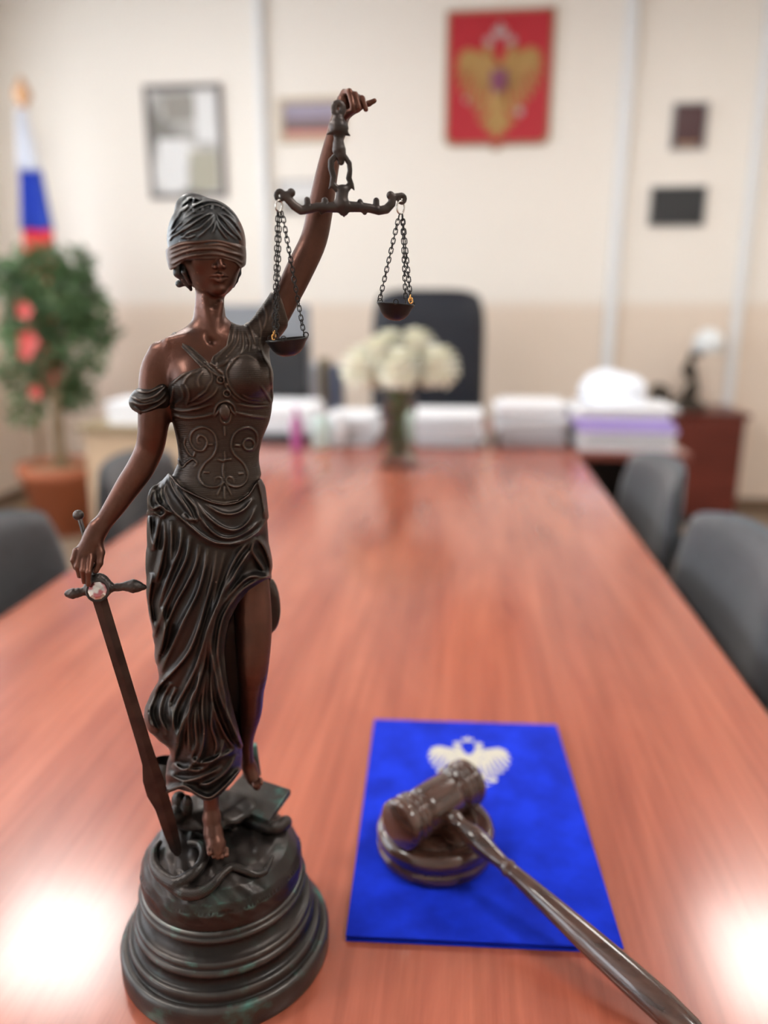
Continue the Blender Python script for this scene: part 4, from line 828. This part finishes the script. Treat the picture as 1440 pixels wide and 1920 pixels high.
# executive chair behind the desk
M_leath = mat('navy_leather', (.008, .011, .020), .45)
ec_ = thing('executive_chair', 'large dark navy high-backed office chair behind the desk', 'chair', (-.2, 3.95, 0), PI+.0)
def pad(name, hw, z0, z1, y0, th, m, par, lean=.08, rtop=.25):
    bm = bmesh.new(); n, k = 20, 20; F, Bk = [], []
    for i in range(n+1):
        a = -1+2*i/n; f, b_ = [], []
        for j in range(k+1):
            b = -1+2*j/k; zz = (z0+z1)/2+b*(z1-z0)/2*(1-rtop*.35*abs(a)**5); x = a*hw*(1-rtop*.5*max(0, b)**6); e = math.sqrt(max(0, (1-abs(a)**7)*(1-abs(b)**9)))
            y = y0-lean*(zz-z0)-.03*a*a*0; f.append(bm.verts.new((x, y+th*e*.5+.005, zz))); b_.append(bm.verts.new((x, y-th*e*.5-.005, zz)))
        F.append(f); Bk.append(b_)
    for i in range(n):
        for j in range(k): bm.faces.new((F[i][j], F[i][j+1], F[i+1][j+1], F[i+1][j])); bm.faces.new((Bk[i][j], Bk[i+1][j], Bk[i+1][j+1], Bk[i][j+1]))
        bm.faces.new((F[i][0], F[i+1][0], Bk[i+1][0], Bk[i][0])); bm.faces.new((F[i][k], Bk[i][k], Bk[i+1][k], F[i+1][k]))
    for j in range(k): bm.faces.new((F[0][j], Bk[0][j], Bk[0][j+1], F[0][j+1])); bm.faces.new((F[n][j], F[n][j+1], Bk[n][j+1], Bk[n][j]))
    bmesh.ops.recalc_face_normals(bm, faces=bm.faces[:]); return obj(name, bm, m, par, smooth=True)
pad('backrest', .30, .52, 1.33, -.22, .10, M_leath, ec_)
box('seat', -.27, .27, -.2, .28, .44, .54, M_leath, ec_, bevel=.04)
for s in (-1, 1):
    bm = bmesh.new(); add_tube(bm, spline([(s*.27, .2, .5), (s*.31, .2, .66), (s*.31, .0, .68), (s*.30, -.18, .66)], 6), .02); obj('armrest', bm, M_frame, ec_, smooth=True)
bm = bmesh.new(); add_lathe(bm, [(.03, .06), (.03, .44)], 20); obj('pedestal', bm, M_frame, ec_, smooth=True)
for k in range(5):
    a = k*2*PI/5; bm = bmesh.new(); add_tube(bm, [(0, 0, .09), (.3*math.cos(a), .3*math.sin(a), .05)], [.022, .014]); l = obj('star_leg', bm, M_frame, ec_, smooth=True)
    bm = bmesh.new(); bmesh.ops.create_uvsphere(bm, u_segments=12, v_segments=8, radius=.025, matrix=Matrix.Translation((.3*math.cos(a), .3*math.sin(a), .025))); obj('caster', bm, M_frame, l, smooth=True)

# ------------------------------------------------------------------ vase and flowers
vp = onz(748, 872, .75)
M_glass = mat('glass', (.93, .97, .94), .03, trans=1, ior=1.45); M_water = mat('vase_water', (.80, .86, .74), .02, trans=1, ior=1.33)
vz = thing('vase', 'square clear glass vase of water and green stems on the conference table', 'vase', (vp[0], vp[1], .75), .1)
bm = bmesh.new()
def sq_shell(bm, prof):
    rings = [[bm.verts.new((sx*r, sy*r, z)) for sx, sy in ((-1, -1), (1, -1), (1, 1), (-1, 1))] for r, z in prof]
    for a, b in zip(rings, rings[1:]):
        for i in range(4): bm.faces.new((a[i], a[(i+1) % 4], b[(i+1) % 4], b[i]))
    bm.faces.new(rings[0][::-1]); bm.faces.new(rings[-1])
sq_shell(bm, [(.060, 0), (.060, .04), (.052, .16), (.056, .26), (.051, .26), (.047, .16), (.052, .028)]); obj('glass_body', bm, M_glass, vz)
bm = bmesh.new(); sq_shell(bm, [(.0510, .029), (.0462, .15), (.0466, .19)]); obj('water', bm, M_water, vz)
M_stem = mat('stem_green', (.10, .16, .04), .6); M_petal = mat('petal_cream', (.9, .88, .72), .6); noise_mix(M_petal, (.88, .86, .66), (.93, .92, .84), (30, 30, 30)); M_petal2 = mat('petal_lime', (.70, .80, .25), .6); M_petal3 = mat('petal_peach', (.88, .76, .60), .6)
random.seed(5)
FL = [((688, 668), 0.0, .082, 0, 'cream flower head, lowest at the left of the bouquet'), ((735, 632), .05, .066, 1, 'cream flower with a lime-green centre at the top left of the bouquet'), ((752, 672), -.06, .074, 0, 'cream flower at the front middle of the bouquet'), ((782, 632), .04, .072, 0, 'cream flower at the top right of the bouquet'), ((822, 668), -.01, .078, 0, 'cream flower at the far right of the bouquet'), ((715, 640), -.02, .06, 0, 'cream flower between the left and top flowers of the bouquet')]
def flower(i, px, dv, R, kind, label):
    px = (px[0]-4, px[1]+22); c = CAM+ray(*px)*((vp[1]+dv)/ray(*px)[1]); t = thing('flower', label, 'flower', tuple(c), 0, 'cream chrysanthemums in the vase')
    bm = bmesh.new(); n = 9
    for j in range(n):
        el = -.95+ (PI/2+.95)*j/(n-1); m = max(4, int(20*math.cos(el))+3)
        for q in range(m):
            az = q*2*PI/m+j*.4+random.uniform(-.1, .1); d = Vector((math.cos(el)*math.cos(az), math.cos(el)*math.sin(az), math.sin(el))); L = R*random.uniform(.9, 1.02)*(1 if el < 1.0 else .92)
            s = d.cross(Vector((0, 0, 1))).normalized() if abs(d.z) < .95 else Vector((1, 0, 0)); up = s.cross(d)
            pts = [d*R*.2, d*R*.6+up*R*.10, d*L*.92+up*R*.12, d*L+up*R*.02]; w_ = [.04, .13, .14, .05]
            prev = None
            for p_, ww in zip(pts, w_):
                a = bm.verts.new(p_+s*ww*R+up*ww*R*.4); m_ = bm.verts.new(p_); b = bm.verts.new(p_-s*ww*R+up*ww*R*.4)
                if prev: bm.faces.new((prev[0], prev[1], m_, a)); bm.faces.new((prev[1], prev[2], b, m_))
                prev = (a, m_, b)
    obj('bloom', bm, M_petal if kind == 0 else M_petal, t, smooth=True)
    bm = bmesh.new(); bmesh.ops.create_uvsphere(bm, u_segments=16, v_segments=10, radius=R*.55); obj('centre', bm, M_petal2 if kind else M_petal3, t, smooth=True, label='lime-green centre' if kind else None)
    base = Vector((vp[0]+random.uniform(-.025, .025), vp[1]+random.uniform(-.02, .02), .79)); top = Vector(c); nk = Vector((vp[0]+(c[0]-vp[0])*.28, vp[1]+(c[1]-vp[1])*.28, 1.0))
    bm = bmesh.new(); add_tube(bm, [Vector(p)-top for p in spline([base, nk, (c[0], c[1], c[2]-R*.3)], 8)],   .006, 8); st = obj('stem', bm, M_stem, t, smooth=True)
    bm = bmesh.new()
    for k in range(3):
        a = random.uniform(0, 6.28); o_ = nk-top+Vector((0, 0, .01*k)); d = Vector((math.cos(a), math.sin(a), .3)); s = Vector((-math.sin(a), math.cos(a), 0))
        v = [bm.verts.new(o_), bm.verts.new(o_+d*.03+s*.012), bm.verts.new(o_+d*.065), bm.verts.new(o_+d*.03-s*.012)]; bm.faces.new(v)
    obj('leaf', bm, M_stem, st)
for i, (p, dv, R, k, lb) in enumerate(FL): flower(i, p, dv, R, k, lb)

# ------------------------------------------------------------------ things on the desk
M_paper = mat('paper', (.80, .81, .84), .7); M_lav = mat('lavender_folder', (.50, .40, .82), .5); M_grey = mat('grey_card', (.45, .42, .44), .6); M_bag = mat('white_bag', (.78, .83, .92), .45)
M_pink = mat('magenta_plastic', (.40, .09, .28), .4); M_teal = mat('pale_teal', (.60, .78, .74), .3); M_blackp = mat('black_plastic', (.02, .022, .026), .4); M_screen = mat('monitor_back', (.22, .24, .27), .5)
random.seed(9)
def stack(px0, px1, py_front, ytop, label, y, depth=.22, n=14, colors=None, group='paper stacks on the desk'):
    a = CAM+ray(px0, py_front)*(y/ray(px0, py_front)[1]); b = CAM+ray(px1, py_front)*(y/ray(px1, py_front)[1]); h = (CAM+ray(px0, ytop)*((y)/ray(px0, ytop)[1]))[2]-.75
    cx = (a[0]+b[0])/2; hw = (b[0]-a[0])/2; t = thing('paper_stack', label, 'papers', (cx, y+depth/2, .75), 0, group)
    z = 0; bm = bmesh.new(); colors = colors or []
    for i in range(n):
        th = h/n; dx, dy = random.uniform(-.02, .02), random.uniform(-.02, .02)
        m = next((c for lo_, hi_, c in colors if lo_ <= (i+.5)/n < hi_), None)
        if m: box('folder', -hw+dx, hw+dx, -depth/2+dy-.004, depth/2+dy, z, z+th*.96, m, t, label='coloured folder in the stack')
        else: add_box(bm, -hw+dx, hw+dx, -depth/2+dy, depth/2+dy, z, z+th*.96)
        z += th
    obj('sheets', bm, M_paper, t); return t
stack(765, 900, 838, 780, 'white paper stack on the desk, right of the vase', 2.80, .28)
stack(610, 700, 835, 782, 'white paper stack on the desk, left of the vase', 2.80, .25)
stack(935, 1056, 832, 760, 'white paper stack with a grey folder below, middle right of the desk', 2.84, .28, 12, [(0, .28, M_grey)])
stack(1080, 1262, 838, 765, 'white paper stack holding a lavender folder at the right end of the desk', 2.80, .28, 12, [(.42, .72, M_lav)])
stx = ony(140, 765, 3.3); 
M_beech = mat('beech_wood', (.55, .40, .27), .5); noise_mix(M_beech, (.50, .36, .24), (.60, .44, .30), (2, 2, 14))
sd_ = thing('side_table', 'light wood side cabinet with a paper stack, left of the desk behind the statue', 'cabinet', (stx[0]+.32, 3.5, 0))
box('body', -.30, .30, -.18, .2, .04, .70, M_beech, sd_); box('top', -.33, .33, -.21, .22, .70, .725, mat('olive_top', (.28, .21, .12), .5), sd_, bevel=.004); box('plinth', -.28, .28, -.15, .18, 0, .04, M_dark, sd_)
for s_ in (-1, 1):
    d_ = box('door', s_*.15-.142, s_*.15+.142, -.196, -.18, .06, .69, M_beech, sd_, bevel=.003); box('door_knob', s_*.04-.008, s_*.04+.008, -.212, -.196, .40, .46, M_frame, d_)
def stack2(x, y, z, w_, d_, h, n, label):
    t = thing('paper_stack', label, 'papers', (x, y, z), 0, 'paper stacks on the desk'); bm = bmesh.new()
    for i in range(n): dx = random.uniform(-.015, .015); add_box(bm, -w_+dx, w_+dx, -d_, d_, i*h/n, (i+.95)*h/n)
    obj('sheets', bm, M_paper, t)
stack2(stx[0]+.27, 3.48, .725, .15, .12, .10, 8, 'low white paper stack on the light wood side cabinet, left of the statue')
# crumpled white bag on the right stack
bt_ = CAM+ray(1150, 735)*(2.98/ray(1150, 735)[1])
def blob(name, c, r, m, seed, label, cat, amp=.25, sub=4):
    bm = bmesh.new(); bmesh.ops.create_icosphere(bm, subdivisions=sub, radius=1); rnd = random.Random(seed); ds = [(Vector([rnd.gauss(0, 1) for _ in range(3)]).normalized(), rnd.uniform(-1, 1), rnd.uniform(2, 5)) for _ in range(14)]
    for v in bm.verts:
        k = 1+amp*sum(a*math.sin(v.co.dot(d)*f+a*3) for d, a, f in ds)/3
        v.co = Vector((v.co.x*r[0]*k, v.co.y*r[1]*k, max(v.co.z, -.6)*r[2]*k))
    o = obj(name, bm, m, smooth=True); o.location = c; return props(o, label, cat)
blob('plastic_bag', (bt_[0]-.01, 2.96, .932), (.115, .095, .07), M_bag, 3, 'crumpled bluish-white bag lying on top of the right paper stack', 'bag', .5, 5)
# monitor seen from behind, printer, little bottles
mp_ = ony(495, 620, 3.30)
mo = thing('monitor', 'flat grey computer monitor seen from the back on the desk, half behind the statue', 'monitor', (mp_[0], 3.30, .75))
box('screen_housing', -.20, .20, -.018, .018, .10, .50, M_screen, mo, bevel=.008); box('screen', -.19, .19, .018, .022, .11, .49, M_blackp, mo); box('back_plate', -.10, .19, -.045, -.018, .12, .36, M_blackp, mo, bevel=.006)
box('neck', -.03, .03, -.02, .02, .01, .12, M_blackp, mo); box('foot', -.12, .12, -.09, .09, 0, .012, M_blackp, mo, bevel=.004)
pp = ony(520, 780, 2.85)
pr = thing('printer', 'light grey desktop printer on the desk, just right of the statue', 'printer', (pp[0], 3.0, .75))
box('body', -.13, .13, -.14, .14, 0.02, .13, M_paper, pr, bevel=.02); box('paper_tray', -.11, .11, -.20, -.12, 0, .02, M_blackp, pr, bevel=.004)
def bottle(px, py, h, r, m, capm, label, y):
    p = CAM+ray(px, py)*(y/ray(px, py)[1]); t = thing('bottle', label, 'bottle', (p[0], y, .75)); bm = bmesh.new(); add_lathe(bm, [(r*.9, 0), (r, .006), (r, h*.62), (r*.8, h*.72), (r*.4, h*.8), (r*.4, h*.84)], 24); obj('body', bm, m, t, smooth=True)
    bm = bmesh.new(); add_lathe(bm, [(r*.5, h*.82), (r*.5, h), (r*.42, h)], 20); obj('cap', bm, capm, t, smooth=True)
bottle(557, 830, .155, .020, M_pink, M_pink, 'small magenta bottle on the table beside the printer', 2.66)
bottle(602, 820, .15, .032, M_teal, M_paper, 'pale teal bottle with a white cap, right of the magenta bottle', 2.72)
bottle(636, 820, .12, .026, M_paper, M_paper, 'small white bottle between the teal bottle and the flowers', 2.76)
hb = ony(577, 700, 3.45)
hs = thing('desk_organizer', 'pale grey upright file box behind the desk papers, beside the monitor', 'organizer', (hb[0], 3.455, .75)); 
bm = bmesh.new(); add_box(bm, -.055, .055, -.058, .058, 0, .25); add_box(bm, -.058, .058, -.062, .0, .0, .12); obj('box', bm, M_bag, hs, bevel=.004); 
box('binder', .060, .09, -.06, .06, 0, .27, mat('olive_binder', (.25, .2, .1), .5), hs); box('binder', .094, .155, -.06, .06, 0, .24, mat('slate_binder', (.10, .12, .18), .5), hs)

# ------------------------------------------------------------------ cabinet with a lamp at the right
cb = thing('cabinet', 'dark mahogany cabinet against the back wall behind the right chair', 'cabinet', (1.33, 4.72, 0))
box('body', -.24, .25, -.2, .2, .05, .63, M_mahog, cb, bevel=.004); box('top', -.26, .27, -.22, .21, .63, .66, M_mahog, cb, bevel=.004); box('plinth', -.22, .23, -.17, .2, 0, .05, M_dark, cb)
box('door', -.22, .23, -.215, -.2, .07, .61, M_mahog, cb, bevel=.003)
M_brz = mat('lamp_bronze', (.05, .04, .03), .4, .5); M_shade = mat('lamp_shade_white', (.82, .86, .88), .5)
lp = thing('desk_lamp', 'dark figure-shaped lamp with a small white shade standing on the mahogany cabinet', 'lamp', (1.30, 4.70, .66))
bm = bmesh.new(); add_lathe(bm, [(0, 0), (.13, 0), (.125, .03), (.08, .06), (.045, .09), (.03, .12)], 32); obj('base', bm, M_brz, lp, smooth=True)
bm = bmesh.new(); add_tube(bm, spline([(0, 0, .08), (.03, 0, .18), (-.01, 0, .28), (.0, 0, .36), (.06, 0, .42), (.1, 0, .44)], 8), [.045+.012*math.sin(i*.5)-.0006*i for i in range(41)], 14); obj('figure', bm, M_brz, lp, smooth=True)
bm = bmesh.new(); add_lathe(bm, [(.11, .40), (.09, .50), (.05, .55), (.02, .56), (.02, .55), (.08, .49), (.10, .40)], 32, Matrix.Translation((.10, 0, .0))); obj('lamp_shade', bm, M_shade, lp, smooth=True); lp.scale = (.85, .85, .82)
o = blob('figurine', (1.14, 4.66, .72), (.07, .06, .07), M_brz, 8, 'small dark rounded figurine on the cabinet, left of the lamp', 'figurine', .3)

# ------------------------------------------------------------------ things on the back wall
def rectw(x0, y0, x1, y1):
    a, b = ony(x0, y0), ony(x1, y1); return a[0], b[0], b[2], a[2]
def framed(name, label, cat, px, fm, wd, pic, group=None, mount=None):
    x0, x1, z0, z1 = rectw(*px); t = thing(name, label, cat, ((x0+x1)/2, WALL_Y, (z0+z1)/2), 0, group); w2, h2 = (x1-x0)/2, (z1-z0)/2
    bm = bmesh.new()
    for a in ((-w2, w2, -h2, -h2+wd), (-w2, w2, h2-wd, h2), (-w2, -w2+wd, -h2+wd, h2-wd), (w2-wd, w2, -h2+wd, h2-wd)): add_box(bm, a[0], a[1], -.025, 0, a[2], a[3])
    obj('frame', bm, fm, t); p = box('picture', -w2+wd, w2-wd, -.012, 0, -h2+wd, h2-wd, pic, t); return t, w2-wd, h2-wd
M_fdark = mat('frame_dark', (.14, .12, .12), .4); M_fbeige = mat('frame_beige', (.55, .46, .34), .5); M_fgrey = mat('frame_grey', (.35, .34, .34), .5)
M_pic1 = mat('photo_print', (.5, .48, .45), .35); noise_mix(M_pic1, (.22, .21, .19), (.75, .74, .72), (4.2, 4.2, 4.2), 2, .42, .58)
M_pg = mat('print_grey', (.3, .28, .25), .5); M_pw = mat('print_white', (.74, .74, .74), .5); M_po = mat('print_olive', (.40, .38, .30), .5)
t, w2, h2 = framed('framed_photo', 'large dark-framed grey photograph on the wall above the statue head', 'picture', (270, 162, 426, 371), M_fdark, .028, M_pic1)
def patch(t, name, x0, x1, z0, z1, m, y=-.0135): return box(name, x0, x1, y, -.012, z0, z1, m, t)
patch(t, 'print_area', -.12*1, .07, .12, .26, M_pg); patch(t, 'print_area', -.17, .0, -.26, .02, M_pw); patch(t, 'print_area', .07, .2, .0, .26, M_pw, -.0132); patch(t, 'print_area', .02, .2, -.27, -.05, M_po)
M_pv = mat('print_mauve', (.36, .32, .42), .5); M_pr = mat('print_red', (.65, .22, .17), .5); M_pd = mat('print_dark', (.20, .14, .15), .5)
t, w2, h2 = framed('framed_picture', 'small beige-framed picture with mauve and red bands, behind the raised arm', 'picture', (522, 186, 642, 266), M_fbeige, .03, M_pv)
patch(t, 'print_band', -w2, w2, -h2, -h2+.03, M_pr); patch(t, 'print_band', -w2, w2, -h2+.03, -h2+.10, M_pd)
t, w2, h2 = framed('framed_certificate', 'small pale certificate with a dark lower edge, under the beige-framed picture', 'picture', (524, 340, 606, 398), M_fgrey, .008, M_pw)
patch(t, 'print_band', -w2, w2, -h2, -h2+.05, M_pg)
M_mar = mat('maroon_board', (.06, .012, .015), .4); M_blk = mat('black_board', (.025, .027, .03), .4)
t, w2, h2 = framed('wall_plaque', 'small maroon plaque with a grey border on the wall at the right', 'plaque', (1262, 194, 1320, 281), M_fgrey, .012, M_mar)
patch(t, 'print_area', -.06, .06, -.12, -.08, mat('dull_gold', (.30, .17, .10), .5))
t, w2, h2 = framed('wall_plaque', 'wide black plaque on the wall below the maroon plaque', 'plaque', (1220, 350, 1318, 424), M_fgrey, .008, M_blk)
# crest on its red board
x0, x1, z0, z1 = rectw(843, 28, 1024, 266)
M_red = mat('crest_red', (.46, .018, .032), .5); M_goldf = mat('crest_gold', (.42, .25, .085), .45, .2); M_silv = mat('crest_silver', (.45, .42, .42), .45, .2); M_rim = mat('crest_rim', (.36, .26, .15), .45, .2); M_purple = mat('crest_shield', (.22, .06, .13), .5)
cr = thing('coat_of_arms', 'red heraldic board with a golden two-headed eagle, hung high on the back wall', 'crest', ((x0+x1)/2, WALL_Y, (z0+z1)/2)); w2, h2 = (x1-x0)/2, (z1-z0)/2
def board(name, w2, h2, y0, y1, m, tip):
    pts = [(-w2, h2), (w2, h2), (w2, -h2+.05)]+[(w2-.05+.05*math.cos(a), -h2+.05-.05*math.sin(a)) for a in np.linspace(.3, PI/2, 6)]+[(.04, -h2), (0, -h2-tip), (-.04, -h2)]+[(-w2+.05-.05*math.cos(a), -h2+.05-.05*math.sin(a)) for a in np.linspace(PI/2, .3, 6)]+[(-w2, -h2+.05)]
    bm = bmesh.new(); f = [bm.verts.new((x, y0, z)) for x, z in pts]; b = [bm.verts.new((x, y1, z)) for x, z in pts]; bm.faces.new(f); bm.faces.new(b[::-1])
    for i in range(len(pts)): j = (i+1) % len(pts); bm.faces.new((f[i], b[i], b[j], f[j]))
    bmesh.ops.recalc_face_normals(bm, faces=bm.faces[:]); return obj(name, bm, m, cr)
board('rim', w2+.018, h2+.018, -.02, 0, M_rim, .03); board('red_field', w2, h2, -.026, -.02, M_red, .02)
(ev, eq), CRW = eagle(4.0, 4.7)
sh = np.array([0, -.026, -.03]); eg = mesh_np('eagle', ev+sh, eq, M_goldf, cr, label='golden two-headed eagle')
for nm, (a_, b_) in zip(('crown', 'crown', 'crown', 'sceptre', 'orb'), CRW): mesh_np(nm, a_+sh, b_, M_silv, eg, label='dull silver '+nm)
bm = bmesh.new(); pts = [(-.045, .06), (.045, .06), (.045, -.02), (0, -.06), (-.045, -.02)]; f = [bm.verts.new((x, -.075, z-.03)) for x, z in pts]; b = [bm.verts.new((x, -.03, z-.03)) for x, z in pts]; bm.faces.new(f)
for i in range(5): bm.faces.new((f[i], b[i], b[(i+1) % 5], f[(i+1) % 5]))
bmesh.ops.recalc_face_normals(bm, faces=bm.faces[:]); obj('small_shield', bm, M_purple, cr, label='dark purple shield on the eagle breast')

# ------------------------------------------------------------------ flag and potted tree at the left
fy = 4.45; fp = ony(58, 760, fy)
fl = thing('flag', 'white, blue and red flag hanging furled on a gold-tipped pole at the left', 'flag', (fp[0], fy, 0))
M_fw = mat('flag_white', (.78, .80, .86), .7); M_fb = mat('flag_blue', (.03, .08, .50), .7); M_fr = mat('flag_red', (.78, .04, .06), .7); M_pole = mat('pole_brass', (.45, .28, .12), .35, .5)
zt = ony(45, 205, fy)[2]; dxp = ony(45, 205, fy)[0]-fp[0]
bm = bmesh.new(); add_tube(bm, [(0, 0, .03), (dxp, 0, zt+.02)], .014, 12); obj('pole', bm, M_pole, fl, smooth=True)
bm = bmesh.new(); add_lathe(bm, [(.16, 0), (.16, .02), (.05, .05), (.03, .12)], 28); obj('pole_base', bm, M_pole, fl, smooth=True)
bm = bmesh.new(); add_lathe(bm, [(.018, 0), (.03, .015), (.018, .03), (.045, .05), (.05, .08), (.025, .13), (.002, .17)], 16, Matrix.Translation((dxp, 0, zt))); obj('finial', bm, mat('finial_gold', (.62, .36, .20), .4, .3), fl, smooth=True)
def cloth(name, z0, z1, wt, wb, m, x0=.03):
    bm = bmesh.new(); n, k = 60, 14; rows = []
    for j in range(k+1):
        f = j/k; z = z1+(z0-z1)*f; wd = wt+(wb-wt)*f; row = []
        for i in range(n+1):
            a = i/n; px_ = dxp*(z/zt); row.append(bm.verts.new((px_-.02+a*wd+x0*0, -.03-.035*math.sin(a*9+f*.6)*(.5+.5*f)-.02*math.sin(a*23), z)))
        rows.append(row)
    for j in range(k):
        for i in range(n): bm.faces.new((rows[j][i], rows[j+1][i], rows[j+1][i+1], rows[j][i+1]))
    o = obj(name, bm, m, fl, smooth=True); s = o.modifiers.new('thickness', 'SOLIDIFY'); s.thickness = .004; return o
zz = lambda py: ony(60, py, fy)[2]
cloth('white_band', zz(322), zz(205), .05, .12, M_fw); cloth('blue_band', zz(432), zz(322), .12, .17, M_fb); cloth('red_band', zz(745), zz(432), .17, .20, M_fr)

ty = 4.05; tp = ony(118, 905, ty)
M_terra = mat('terracotta', (.42, .13, .06), .6); M_soil = mat('soil', (.20, .12, .06), .9); M_bark = mat('bark', (.22, .16, .09), .8); M_leaf = mat('leaf_green', (.075, .14, .05), .5); noise_mix(M_leaf, (.045, .10, .035), (.13, .21, .09), (9, 9, 9)); M_flow = mat('hibiscus_red', (.50, .07, .06), .6)
pt = thing('potted_tree', 'bushy green potted tree with red blossoms in a terracotta pot, left by the flag', 'plant', (tp[0], ty, 0))
zp = ony(118, 868, ty)[2]
bm = bmesh.new(); add_lathe(bm, [(0, 0), (.16, 0), (.205, zp*.8), (.225, zp*.82), (.232, zp), (.21, zp), (.20, zp*.9), (0, zp*.9)], 40); pot = obj('pot', bm, M_terra, pt, smooth=True)
bm = bmesh.new(); add_lathe(bm, [(.0, zp*.88), (.198, zp*.9), (.19, zp*.93), (0, zp*.95)], 30); obj('soil', bm, M_soil, pt, smooth=True)
zc_ = lambda py: ony(100, py, ty)[2]; random.seed(21)
bm = bmesh.new(); add_tube(bm, spline([(-.02, 0, zp*.9), (.01, .01, zp+.25), (-.03, 0, zp+.5), (-.06, 0, zp+.85)], 8), [.026]*8+[.022]*8+[.014]*8+[.008]); add_tube(bm, spline([(.03, .02, zp*.9), (-.0, -.01, zp+.2), (.05, .02, zp+.5)], 8), [.02]*17)
BR = []
for k in range(16):
    z0 = zp+random.uniform(.3, .8); a = random.uniform(0, 2*PI); L = random.uniform(.16, .30); e = Vector((-.04+L*math.cos(a), L*math.sin(a)*.8, z0+random.uniform(.08, .25))); add_tube(bm, spline([(-.02, 0, z0), ((-.02+e.x)/2, e.y/2, z0+.1), e], 4), .006, 6); BR.append(e)
obj('trunk', bm, M_bark, pt, smooth=True)
bm = bmesh.new(); ztop = zc_(488)
clus = [(75, 520, .17), (40, 560, .13), (120, 545, .17), (150, 580, .13), (60, 640, .15), (100, 600, .16), (160, 660, .13), (30, 700, .11), (90, 720, .13), (130, 740, .10), (25, 620, .12), (175, 620, .08), (60, 770, .08), (140, 500, .09), (15, 520, .09)]
for cx, cy, r in clus:
    cc = ony(cx, cy, ty); o_ = Vector((cc[0]-tp[0], random.uniform(-.1, .12), cc[2]))
    for q in range(int(420*(r/.15)**2)):
        d = Vector([random.gauss(0, 1) for _ in range(3)]).normalized()*r*random.uniform(.25, 1.0)**.6; p_ = o_+d; L = random.uniform(.035, .06); t1 = (d.normalized()+Vector([random.gauss(0, .6) for _ in range(3)])).normalized(); s = t1.cross(Vector([random.gauss(0, 1) for _ in range(3)])).normalized()*L*.28; nn = t1.cross(s).normalized()*L*.08
        v = [bm.verts.new(p_), bm.verts.new(p_+t1*L*.5+s+nn), bm.verts.new(p_+t1*L), bm.verts.new(p_+t1*L*.5-s+nn)]; bm.faces.new(v)
obj('foliage', bm, M_leaf, pt)
for cx, cy, r in ((48, 582, .042), (56, 640, .055), (50, 660, .04), (68, 735, .035), (75, 455, .03)):
    cc = ony(cx, cy, ty-.18); bm = bmesh.new(); o_ = Vector((cc[0]-tp[0], -.18, cc[2]))
    for q in range(5):
        a = q*2*PI/5; d = Vector((math.cos(a), -.35, math.sin(a))); s = Vector((-math.sin(a), 0, math.cos(a))); rr = r
        v = [bm.verts.new(o_), bm.verts.new(o_+d*rr*.6+s*rr*.5), bm.verts.new(o_+d*rr*1.05+s*rr*.25), bm.verts.new(o_+d*rr*1.05-s*rr*.25), bm.verts.new(o_+d*rr*.6-s*rr*.5)]; bm.faces.new(v)
    if cy > 500: obj('blossom', bm, M_flow, pt, label='red blossom')
    else: bm.free()
